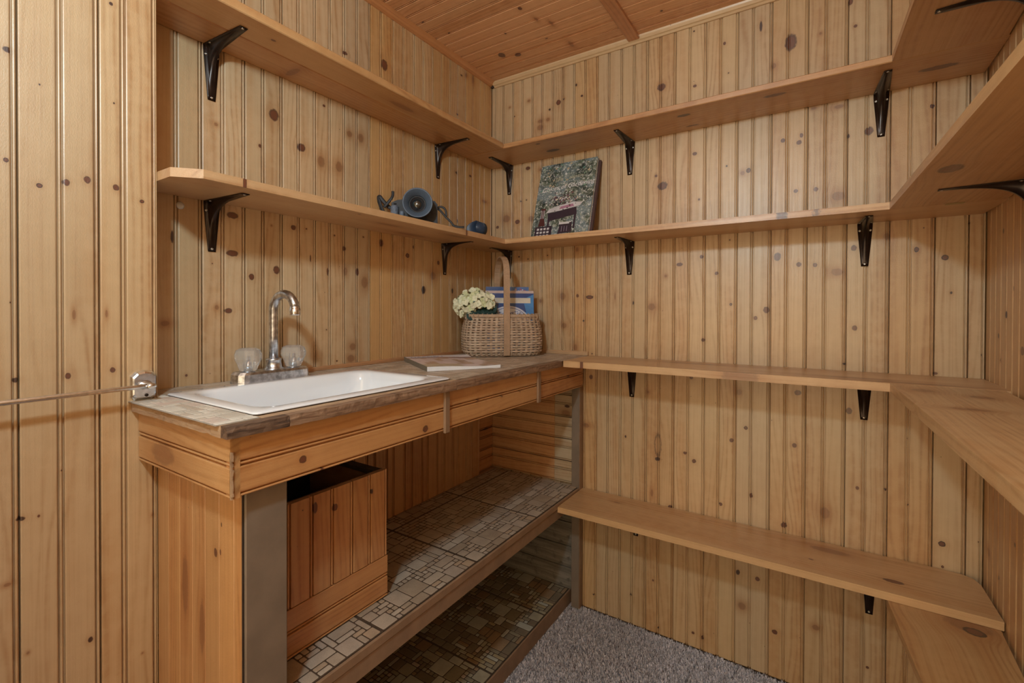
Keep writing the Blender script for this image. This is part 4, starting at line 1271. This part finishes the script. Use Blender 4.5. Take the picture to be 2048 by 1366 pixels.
# handle: a flat splint hoop over the short axis
mb = MB(); pts = []
hyf = bshape(.5, -math.pi/2)[1]-.0030
top = .352
pts.append((0, hyf+.001, .004)); pts.append((0, hyf-.0022, .06)); pts.append((0, hyf, .14)); pts.append((0, hyf+.002, .20)); pts.append((0, hyf+.0035, .26))
for i in range(13):
    a = math.pi*i/12
    pts.append((0, (hyf+.004)*math.cos(a), .285+(top-.285)*math.sin(a)))
pts += [(0, -(hyf+.0035), .26), (0, -(hyf+.002), .20), (0, -hyf, .14), (0, -hyf+.0022, .06), (0, -hyf-.001, .004)]
mb.tube(pts, .01, 4, flat=(.0215, .0042), col=(.44, .295, .19), up=(0, -1, 0))
put('handle', mb.mesh('handle', M_REED), bk, BM)

# ------------------------------------------------------------------ print helpers
M_PRINT = colmat('glossy_print', .30, .0, 300, .04, 300, .5)
M_PAGES = plain('page_edges', (.84, .87, .92), .7, 0, .3, .35, 900, .06, 900)


def text_mesh(s_, size, M, mat, parent, shear=0.0, name='lettering'):
    cu = bpy.data.curves.new('t', 'FONT')
    cu.body = s_; cu.size = size; cu.shear = shear; cu.extrude = .00006; cu.align_x = 'LEFT'
    to = bpy.data.objects.new('t', cu)
    me = bpy.data.meshes.new_from_object(to)
    bpy.data.objects.remove(to)
    me.name = name
    me.materials.clear(); me.materials.append(mat)
    return put(name, me, parent, M)


def flat(mb, pts, h, col):
    """thin printed patch in the xy plane, top at z=h"""
    n = len(mb.v); k = len(pts)
    mb.v += [(x, y, h) for x, y in pts]
    mb.face([n+i for i in range(k)], 0, False, col)


M_WHITEINK = plain('white_ink', (.80, .80, .84), .5)
M_NAVY = plain('navy_ink', (.03, .06, .18), .5)

# two blue magazines standing in the basket; local x right, y up, z towards the viewer
ang = math.radians(40)
rx = V((math.cos(ang), math.sin(ang), 0)); upv = V((0, 0, 1)); out = V((math.sin(ang), -math.cos(ang), 0))


def upright(origin, tilt):
    u = (upv*math.cos(tilt) - out*math.sin(tilt)).normalized()
    z = rx.cross(u).normalized()
    return frame(origin, rx, u, z)


oA = V((BC.x, BC.y, 0)) + rx*(-.055) - out*.012 + V((0, 0, .9165))
m1 = root('magazine', oA, 'blue and white magazine standing in the basket, mostly behind the flowers', 'magazine', 'magazines in the basket')
MA = upright(oA, math.radians(6))
mb = MB(); mb.box((0, 0, -.006), (.158, .243, -.0004)); put('pages', mb.mesh('pages', M_PAGES), m1, MA)
mb = MB()
flat(mb, [(0, 0), (.160, 0), (.160, .244), (0, .244)], 0, (.10, .19, .45))
flat(mb, [(.0, .226), (.085, .226), (.085, .243), (0, .243)], .0003, (.05, .11, .30))
flat(mb, [(.03, .198), (.158, .198), (.158, .224), (.03, .224)], .0003, (.72, .74, .84))
flat(mb, [(.03, .160), (.158, .160), (.158, .186), (.03, .186)], .0003, (.68, .66, .62))
for i in range(26): 
    a = random.uniform(.10, .152); b = random.uniform(.200, .236); q = random.uniform(.002, .005)
    flat(mb, [(a-q, b), (a, b-q), (a+q, b), (a, b+q)], .0005+i*.00001, random.choice([(.32, .05, .12), (.60, .40, .42), (.75, .72, .78), (.45, .10, .2)]))
mb.keep = True
put('cover', mb.mesh('cover', M_PRINT), m1, MA)
oB = V((BC.x, BC.y, 0)) + rx*(-.058) + out*.006 + V((0, 0, .9165))
m2 = root('magazine', oB, 'bright blue magazine with a patterned plate on its cover, standing in the basket', 'magazine', 'magazines in the basket')
MB2 = upright(oB, math.radians(6))
mb = MB(); mb.box((0, 0, -.006), (.1775, .228, -.0004)); put('pages', mb.mesh('pages', M_PAGES), m2, MB2)
mb = MB()
flat(mb, [(0, 0), (.178, 0), (.178, .229), (0, .229)], 0, (.07, .26, .62))
flat(mb, [(0, .219), (.178, .219), (.178, .229), (0, .229)], .0003, (.62, .50, .50))
flat(mb, [(0, .203), (.150, .203), (.178, .216), (.178, .2195), (0, .2195)], .0004, (.035, .075, .27))
flat(mb, [(0, .183), (.166, .183), (.166, .2025), (0, .2025)], .0006, (.70, .66, .58))
flat(mb, [(0, .150), (.150, .150), (.142, .182), (0, .182)], .0003, (.035, .08, .27))
cxp, cyp = .085, .105
flat(mb, [(cxp+.080*math.cos(a*math.pi/18), cyp+.068*math.sin(a*math.pi/18)) for a in range(36)], .0008, (.66, .68, .78))
flat(mb, [(cxp+.074*math.cos(a*math.pi/18), cyp+.062*math.sin(a*math.pi/18)) for a in range(36)], .0009, (.10, .12, .34))
flat(mb, [(cxp+.072*math.cos(a*math.pi/18), cyp+.060*math.sin(a*math.pi/18)) for a in range(36)], .0010, (.70, .71, .80))
for i in range(260):
    a = random.uniform(0, 6.283); q = random.uniform(.0012, .0038); rr = math.sqrt(random.random())
    x, y = cxp+.068*rr*math.cos(a), cyp+.056*rr*math.sin(a); b = random.uniform(0, 3)
    flat(mb, [(x+q*math.cos(b+j*1.57)*(1 if j % 2 else .5), y+q*math.sin(b+j*1.57)*(1 if j % 2 else .5)) for j in range(4)], .00115+i*.000002, random.choice([(.06, .08, .28), (.10, .12, .36), (.05, .06, .2)]))
mb.keep = True
put('cover', mb.mesh('cover', M_PRINT), m2, MB2)

# ------------------------------------------------------------------ hydrangea head on the basket rim
FC = BC + rx*(-.100) + out*.040 + V((0, 0, .186))
hy = root('hydrangea', FC, 'cream-green hydrangea head with dark leaves, hanging over the left end of the basket', 'flower')
M_PETAL = plain('cream_petal', (.84, .87, .66), .6, 0, .3, .2, 300, .10, 260)
M_PETAL2 = plain('green_cream_petal', (.70, .76, .48), .6, 0, .3, .2, 300, .12, 260)
M_LEAF = plain('dark_leaf', (.018, .050, .045), .45, 0, .4, .3, 200, .3, 90)


def floret_mesh(mat):
    mb = MB()
    for k in range(4):
        R_k = Matrix.Rotation(k*math.pi/2, 4, 'Z')
        prof = [(0, .0008, 0), (.0025, .0035, .0008), (.0065, .0064, .0026), (.0105, .0052, .0020), (.0128, .0, .0006)]
        n = len(mb.v)
        for x, hw, z in prof:
            for s_ in (-1, 0, 1):
                mb.v.append(tuple(R_k @ V((x, s_*hw, z-(.0012 if s_ == 0 else 0)+.0008))))
        for i in range(4):
            for q in range(2):
                mb.face((n+i*3+q, n+i*3+q+1, n+i*3+q+4, n+i*3+q+3), 0, True)
    mb.lathe([(0, 0), (.0012, .001), (.0, .0026)], 6)
    mb.keep = True
    return mb.mesh('floret', mat)


FL = [floret_mesh(M_PETAL), floret_mesh(M_PETAL2)]
vdir = (V((1.11, -1.56, 1.07))-FC).normalized()
cnt = 0
for i in range(150):
    zz = 1-2*(i+.5)/150; a = i*2.39996
    d = V((math.sqrt(1-zz*zz)*math.cos(a), math.sqrt(1-zz*zz)*math.sin(a), zz))
    lx, ly, lz = d.dot(rx)*.068, d.dot(out)*.036, d.z*.044
    p = FC + rx*lx + out*ly + V((0, 0, lz)) + V((random.gauss(0, .003), random.gauss(0, .003), random.gauss(0, .003)))
    p += V((0, 0, -.010)) if lx < -.035 else V((0, 0, 0))
    if p.z < FC.z-.012 and lx > .0: continue
    nrm_ = (d + vdir*.35 + V((random.gauss(0, .25), random.gauss(0, .25), random.gauss(0, .25)))).normalized()
    q = nrm_.to_track_quat('Z', 'Y').to_matrix().to_4x4()
    put('floret', FL[0 if random.random() < .75 else 1], hy, Matrix.Translation(p) @ q @ Matrix.Rotation(random.uniform(0, 1.5), 4, 'Z') @ Matrix.Scale(random.uniform(.78, 1.08), 4))
for (a, b, c, ln_, rot_) in ((.018, .018, -.040, .05, .2), (.035, .012, -.034, .055, -.3), (.062, .0, -.018, .048, .5), (-.012, .026, -.044, .045, .9), (.066, .004, -.032, .04, -.9), (.050, .010, -.040, .05, 1.4)):
    mb = MB()
    for i in range(7):
        t = i/6; hw = .019*math.sin(math.pi*min(1, t*1.02))**.8*(1-.2*t)+.0004
        for s_ in (-1, 0, 1):
            mb.v.append((s_*hw, t*ln_, .004*math.sin(t*3)-(.004 if s_ == 0 else 0)))
    for i in range(6):
        for q in range(2): mb.face((i*3+q, i*3+q+1, i*3+q+4, i*3+q+3), 0, True)
    mb.keep = True
    p = FC + rx*a + out*b + V((0, 0, c))
    Ml = frame(p, rx, upv, rx.cross(upv)) @ Matrix.Rotation(rot_, 4, 'Z') @ Matrix.Rotation(-.5, 4, 'X') @ Matrix.Translation((0, -ln_/2, 0))
    put('leaf', mb.mesh('leaf', M_LEAF), hy, Ml)
mb = MB(); mb.tube([FC+V((0, 0, -.01)), FC+rx*.02-out*.01+V((0, 0, -.06)), FC+rx*.04-out*.02+V((0, 0, -.145))], .0024, 8)
put('stem', mb.mesh('stem', M_LEAF), hy)

# ------------------------------------------------------------------ magazine lying on the counter
A_, B_, C_, D_ = V((.0215, -.505)), V((.2600, -.6550)), V((.3720, -.4770)), V((.1335, -.327))
ex = (B_-A_).normalized(); ey = V((-ex.y, ex.x))
if ey.dot(D_-A_) < 0: ey = -ey
L1, L2 = (B_-A_).length, (D_-A_).length
mg_ = root('magazine', (A_.x, A_.y, .911), 'magazine with a pinkish cover lying on the counter beside the sink', 'magazine')
MM = frame((A_.x, A_.y, .9112), (ex.x, ex.y, 0), (ey.x, ey.y, 0), (0, 0, 1))
if V((ex.x, ex.y, 0)).cross(V((ey.x, ey.y, 0))).z < 0:
    MM = frame((A_.x, A_.y, .9112), (ex.x, ex.y, 0), (ey.x, ey.y, 0), (0, 0, 1))
T_ = .0125


def magz(u, v):
    """top surface height"""
    return T_*(1-.30*(v/L2)) + .0030*math.sin(v/L2*5+u/L1*1.5)*(v/L2) + (.010*max(0, (.25-u/L1))*max(0, v/L2-.3)*4)


nu, nv = 14, 12
mb = MB()
for i in range(nu+1):
    for j in range(nv+1):
        u, v = L1*i/nu, L2*j/nv
        mb.v.append((u, v, magz(u, v)))
for i in range(nu):
    for j in range(nv):
        u, v = (i+.5)/nu, (j+.5)/nv
        if u < .17: c = (.80, .79, .86)
        elif u < .23: c = (.30, .18, .17)
        elif u > .80 and v < .5: c = (.62, .52, .38)
        else:
            r_ = mnoise.noise(V((u*5, v*7, 2)))
            c = (.72+.15*r_, .60+.18*r_, .60+.18*r_) if r_ > -.15 else (.52, .36, .26)
        mb.face((i*(nv+1)+j, (i+1)*(nv+1)+j, (i+1)*(nv+1)+j+1, i*(nv+1)+j+1), 0, True, c)
mb.keep = True
put('cover', mb.mesh('cover', M_PRINT), mg_, MM)
mb = MB()
edge = [(L1*i/nu, 0) for i in range(nu+1)] + [(L1, L2*j/nv) for j in range(1, nv+1)] + [(L1*(nu-i)/nu, L2) for i in range(1, nu+1)] + [(0, L2*(nv-j)/nv) for j in range(1, nv)]
ne = len(edge)
for u, v in edge:
    bot = .0002 + (.0045*math.sin((v/L2-.35)/.5*math.pi) if (u > L1*.98 and .35 < v/L2 < .85) else 0)
    mb.v.append((u*.999, v*.999, bot)); mb.v.append((u*.999, v*.999, magz(u, v)-.0004))
for i in range(ne):
    j = (i+1) % ne
    mb.face((i*2, j*2, j*2+1, i*2+1), 0, False)
mb.face([i*2 for i in range(ne)])
mb.keep = True
put('pages', mb.mesh('pages', M_PAGES), mg_, MM)
mb = MB(); mb.box((-.0005, -.0012, .0003), (L1, .0002, T_+.0003))
put('spine', mb.mesh('spine', plain('grey_spine', (.20, .185, .15), .5)), mg_, MM)
text_mesh('GARDEN', .026, MM @ frame((.040, .012, T_+.0012), (0, 1, 0), (-1, 0, 0), (0, 0, 1)), plain('grey_ink', (.30, .30, .42), .5), mg_)

# ------------------------------------------------------------------ books on the middle shelf
ZS = ZB+TH+.0003


def leaning(x0, x1, ybot, h, tilt):
    u = V((0, math.sin(tilt), math.cos(tilt))); x = V((1, 0, 0))
    return frame((x0, ybot, ZS), x, u, x.cross(u))


tl_ = math.radians(17)
MBk = leaning(.252, .472, -.1125, .30, tl_)
M_PRINTBACK = None
mfo, nt, bs = newmat('garden_photograph_print')
N = NT(nt); P = N.ocoord()
g1, _ = N.noise(P, 26, 4, .7); g2, _ = N.noise(P, 110, 4, .8, .6); g3, _ = N.noise(N.vmath('ADD', P, (3, 1, 2)), 55, 4, .75, .4); g4, _ = N.noise(N.vmath('ADD', P, (9, 4, 2)), 14, 2)
c = N.mix(N.map(g1, .35, .65), (.030, .045, .045), (.12, .15, .11))
c = N.mix(N.map(g4, .45, .60, 0, .8), c, (.22, .29, .33))
c = N.mix(N.map(g3, .50, .66, 0, .9), c, (.38, .42, .36))
c = N.mix(N.map(g2, .53, .64, 0, .95), c, (.82, .84, .86))
c = N.mix(N.map(g2, .42, .28, 0, .8), c, (.012, .014, .02))
N.lk(c, bs.inputs['Base Color']); bs.inputs['Roughness'].default_value = .25
b1 = root('book', (.36, -.10, ZS), 'large garden picture book with white script title, leaning on the back wall', 'book')
mb = MB(); mb.box((0.001, .001, -.0105), (.2195, .2975, -.0022)); put('pages', mb.mesh('pages', M_PAGES), b1, MBk)
mb = MB(); mb.box((0, 0, -.0022), (.2205, .2990, 0)); mb.box((0, 0, -.0125), (.2205, .2990, -.0105)); mb.box((-.0018, 0, -.0125), (0, .299, 0))
put('cover', mb.mesh('cover', mfo), b1, MBk)
mb = MB()
DK = (.045, .032, .050); RD = (.10, .035, .035); WH = (.62, .61, .66); PK = (.42, .20, .32)


def q4(x0, y0, x1, y1, c, h=.0005): flat(mb, [(x0, y0), (x1, y0), (x1, y1), (x0, y1)], h, c)


flat(mb, [(.055, .098), (.165, .112), (.170, .084), (.058, .066)], .0004, DK)              # table apron
flat(mb, [(.046, .100), (.100, .104), (.178, .116), (.186, .128), (.150, .134), (.09, .124), (.06, .116)], .0005, WH)  # cloth
flat(mb, [(.098, .110), (.155, .116), (.150, .126), (.104, .120)], .0007, PK)
q4(.058, .022, .066, .070, DK); q4(.160, .030, .168, .086, DK)                            # table legs
flat(mb, [(.022, .050), (.050, .050), (.040, .088), (.044, .118), (.026, .120), (.028, .085)], .0008, RD)              # chair back
for k in range(3): q4(.027+k*.006, .080, .029+k*.006, .112, WH, .0010)
q4(.012, .004, .080, .048, DK, .0006)
for a in range(4):
    for b in range(3): q4(.020+a*.0135, .008+b*.013, .029+a*.0135, .016+b*.013, WH, .0009)
flat(mb, [(.104, .014), (.158, .018), (.156, .056), (.110, .050)], .0006, DK)             # stool
q4(.106, .050, .146, .058, WH, .0009)
for k in range(3): q4(.118+k*.010, .022, .120+k*.010, .042, (.30, .24, .34), .0009)
for i in range(150):                                                                     # vase of flowers and foliage flecks
    x = random.gauss(.108, .030); y = random.gauss(.150, .017); q = random.uniform(.0012, .0045)
    flat(mb, [(x-q, y), (x, y-q*.8), (x+q, y), (x, y+q*.9)], .0011+i*.000004, random.choice([WH, (.5, .38, .40), (.06, .04, .05), (.66, .58, .50), (.22, .10, .12), (.1, .08, .1)]))
for i in range(46):
    x = random.uniform(.01, .21); y = random.uniform(.19, .292); q = random.uniform(.002, .006)
    flat(mb, [(x-q, y), (x-q*.3, y-q*.8), (x+q, y-.1*q), (x+.2*q, y+q*.9)], .0006+i*.000004, random.choice([(.50, .40, .28), (.16, .30, .20), (.42, .52, .40), (.10, .22, .20), (.55, .45, .30)]))
mb.keep = True
put('cover_picture', mb.mesh('cover_picture', M_PRINT), b1, MBk)['kind'] = 'stuff'
text_mesh('Colors of Gardening', .0245, MBk @ Matrix.Translation((.016, .186, .0013)) @ Matrix.Rotation(.06, 4, 'Z'), M_WHITEINK, b1, .35)
text_mesh('The Country', .022, MBk @ Matrix.Translation((.062, .222, .0013)) @ Matrix.Rotation(.06, 4, 'Z'), plain('sand_ink', (.42, .40, .30), .5), b1, .2)
text_mesh('a garden companion', .009, MBk @ Matrix.Translation((.072, .008, .0013)), M_WHITEINK, b1, .2)
MBq = leaning(.256, .478, -.0985, .30, tl_)
b2 = root('book', (.37, -.06, ZS), 'dark hardback hidden behind the garden picture book', 'book')
mb = MB(); mb.box((0, .001, -.0100), (.2205, .286, -.002)); put('pages', mb.mesh('pages', plain('aged_pages', (.34, .27, .21), .7)), b2, MBq)
mb = MB(); mb.box((0, 0, -.002), (.2225, .288, 0)); mb.box((0, 0, -.012), (.2225, .288, -.010)); mb.box((.2225, 0, -.012), (.2240, .288, 0))
put('cover', mb.mesh('cover', plain('maroon_cloth', (.085, .045, .045), .6)), b2, MBq)

# ------------------------------------------------------------------ camera
CP = V((.1200, -.5480, 1.3850))
nv_ = V((.70, -.714, 0)).normalized(); rv = V((.714, .70, 0)).normalized()     # towards viewer, viewer's right
CMx = frame(CP, rv, V((0, 0, 1)), nv_)
if rv.cross(V((0, 0, 1))).dot(nv_) < 0: CMx = frame(CP, rv, V((0, 0, 1)), rv.cross(V((0, 0, 1))))
M_CB = plain('black_camera_rubber', (.022, .022, .026), .5, 0, .4, .35, 500, .3, 90)
M_HOOD = plain('blue_grey_hood', (.10, .14, .20), .42, 0, .5, .05, 400, .06, 60)
M_GRIP = plain('worn_grey_grip', (.16, .20, .27), .6, 0, .4, .6, 420, .25, 160)
M_LENS, ntl, bsl = newmat('lens_glass')
bsl.inputs['Base Color'].default_value = (.008, .012, .014, 1); bsl.inputs['Roughness'].default_value = .03; bsl.inputs['Coat Weight'].default_value = 1
dc = root('camera_body', CP, 'black digital camera on the sink-wall shelf, lens with wide hood facing out', 'camera')
hb = .0560
mb = MB()
body = [(-.078, -hb), (.058, -hb), (.060, -.050), (.060, .010), (.052, .020), (.026, .024), (.018, .040), (-.014, .042), (-.024, .024), (-.060, .018), (-.076, .010), (-.080, -.050)]
mb.prism(body, -.066, -.028)
put('body', mb.mesh('body', M_CB), dc, CMx)
mb = MB(); g_ = []
for i in range(13):
    a = math.pi*i/12
    g_.append((-.067+.0125*math.cos(a), -.030+.022*math.sin(a)))
# grip: rounded column, bulging towards the viewer
mb.v = [(x, -hb, z) for x, z in g_] + [(x, -.004, z) for x, z in g_] + [(-.067+(x+.067)*.7, .0, -.030+(z+.030)*.75) for x, z in g_]
for r_ in range(2):
    for i in range(12): mb.face((r_*13+i, r_*13+i+1, (r_+1)*13+i+1, (r_+1)*13+i), 0, True)
mb.face([26+i for i in range(13)]); mb.face(range(13))
put('grip', mb.mesh('grip', M_GRIP), dc, CMx)
mb = MB(); mb.box((-.052, -hb, -.029), (-.040, -.016, -.016), bev=.003)
put('grip_pad', mb.mesh('grip_pad', M_GRIP), dc, CMx)
mb = MB(); mb.lathe([(.0, .0), (.0075, .0), (.0075, .006), (.005, .008), (0, .008)], 18, M=Matrix.Translation((-.046, .012, -.048)) @ Matrix.Rotation(-math.pi/2, 4, 'X'))
mb.lathe([(.0, 0), (.0045, 0), (.0045, .004), (0, .005)], 14, M=Matrix.Translation((-.066, .004, -.030)) @ Matrix.Rotation(-math.pi/2, 4, 'X'))
put('dial', mb.mesh('dial', M_CB), dc, CMx)
mb = MB(); mb.lathe([(.0, 0), (.0018, 0), (.0018, .002), (0, .003)], 10, M=Matrix.Translation((-.0395, .002, -.028)))
put('indicator', mb.mesh('indicator', M_SCREW), dc, CMx)
mb = MB(); mb.lathe([(0, -.030), (.031, -.030), (.031, -.022), (.029, -.021), (.029, -.004), (.0305, -.003), (.0305, .008), (.026, .009), (.026, .006), (0, .006)], 40)
ln_ = put('lens_barrel', mb.mesh('lens_barrel', M_CB), dc, CMx)
mb = MB(); mb.lathe([(.0305, .0), (.0315, .0), (.0425, .0285), (.0432, .031), (.0405, .031), (.0395, .0300), (.0250, .0120), (.0245, .0085), (.0300, .0080)], 48, cap=False)
put('hood_ring', mb.mesh('hood_ring', M_HOOD), ln_, CMx)
mb = MB(); mb.lathe([(.0242, .0090), (.0238, .0092), (.0200, .0084), (.0195, .0070), (.0165, .0068), (.0160, .0058), (.0150, .0058)], 40, cap=False)
put('retaining_ring', mb.mesh('retaining_ring', M_CB), ln_, CMx)
mb = MB(); mb.lathe([(.0165, .0050), (.0140, .0072), (.0100, .0092), (.0050, .0104), (0, .0108)], 32)
put('front_element', mb.mesh('front_element', M_LENS), ln_, CMx)


def strap(pts, wd, name='strap'):
    # smooth the polyline
    P_ = [V(p) for p in pts]; o_ = []
    for i in range(len(P_)-1):
        a, b, c_, d_ = P_[max(i-1, 0)], P_[i], P_[i+1], P_[min(i+2, len(P_)-1)]
        for k_ in range(6):
            t = k_/6
            o_.append(.5*((2*b)+(-a+c_)*t+(2*a-5*b+4*c_-d_)*t*t+(-a+3*b-3*c_+d_)*t**3))
    o_.append(P_[-1])
    mb = MB(); mb.tube(o_, .002, 8, flat=(wd, .0022), up=(0, 0, 1))
    put(name, mb.mesh(name, M_CB), dc, CMx)


strap([(-.080, -.004, -.046), (-.092, .006, -.046), (-.106, .022, -.046), (-.112, .030, -.047), (-.116, .024, -.048), (-.110, .004, -.048), (-.100, -.022, -.048), (-.090, -.040, -.048), (-.082, -.0500, -.050)], .012)
strap([(-.099, -.004, -.036), (-.090, .006, -.034), (-.078, .022, -.034), (-.073, .034, -.036), (-.073, .046, -.038)], .009)
strap([(.060, .004, -.046), (.070, .007, -.045), (.080, .004, -.044), (.086, -.006, -.044), (.088, -.022, -.044)], .007)
strap([(.060, .002, -.046), (.070, -.006, -.044), (.084, -.022, -.043), (.096, -.034, -.042), (.104, -.042, -.041), (.110, -.050, -.040), (.124, -.0545, -.036), (.142, -.0548, -.034)], .007)

# loose lens hood lying beside it
HP = V((.1330, -.2760, ZS+.0005))
ha = V((-.25, -.97, 0)).normalized()           # its axis
hr = V((0, 0, 1)).cross(ha)
HMx = frame((HP.x, HP.y, HP.z+.0275), hr, V((0, 0, 1)), hr.cross(V((0, 0, 1))))
lh = root('lens_hood', HP, 'dark blue petal-shaped lens hood lying on the shelf near the corner', 'lens hood')
mb = MB(); n = 48
for i in range(n):
    a = 2*math.pi*i/n
    cut = .010 + .010*math.cos(2*a)
    for (r_, z) in ((.0215, -.030), (.0240, -.012), (.0272, cut+.004), (.0255, cut+.004), (.0220, -.012), (.0195, -.030)):
        mb.v.append((r_*math.cos(a), r_*math.sin(a), z if z != cut+.004 else z))
for i in range(n):
    j = (i+1) % n
    for q in range(6):
        q2 = (q+1) % 6
        mb.face((i*6+q, j*6+q, j*6+q2, i*6+q2), 0, q not in (2, 5))
put('shell', mb.mesh('shell', plain('navy_plastic', (.035, .062, .115), .4, 0, .5, .1, 300, .1, 100)), lh, HMx)
mb = MB()
for k in range(16):
    a = math.radians(20+k*9)
    c_, s_ = math.cos(a), math.sin(a)
    mb.tube([(.0218*c_, .0218*s_, -.029), (.0240*c_, .0240*s_, -.013)], .0006, 6)
put('ribs', mb.mesh('ribs', M_HOOD), lh, HMx)
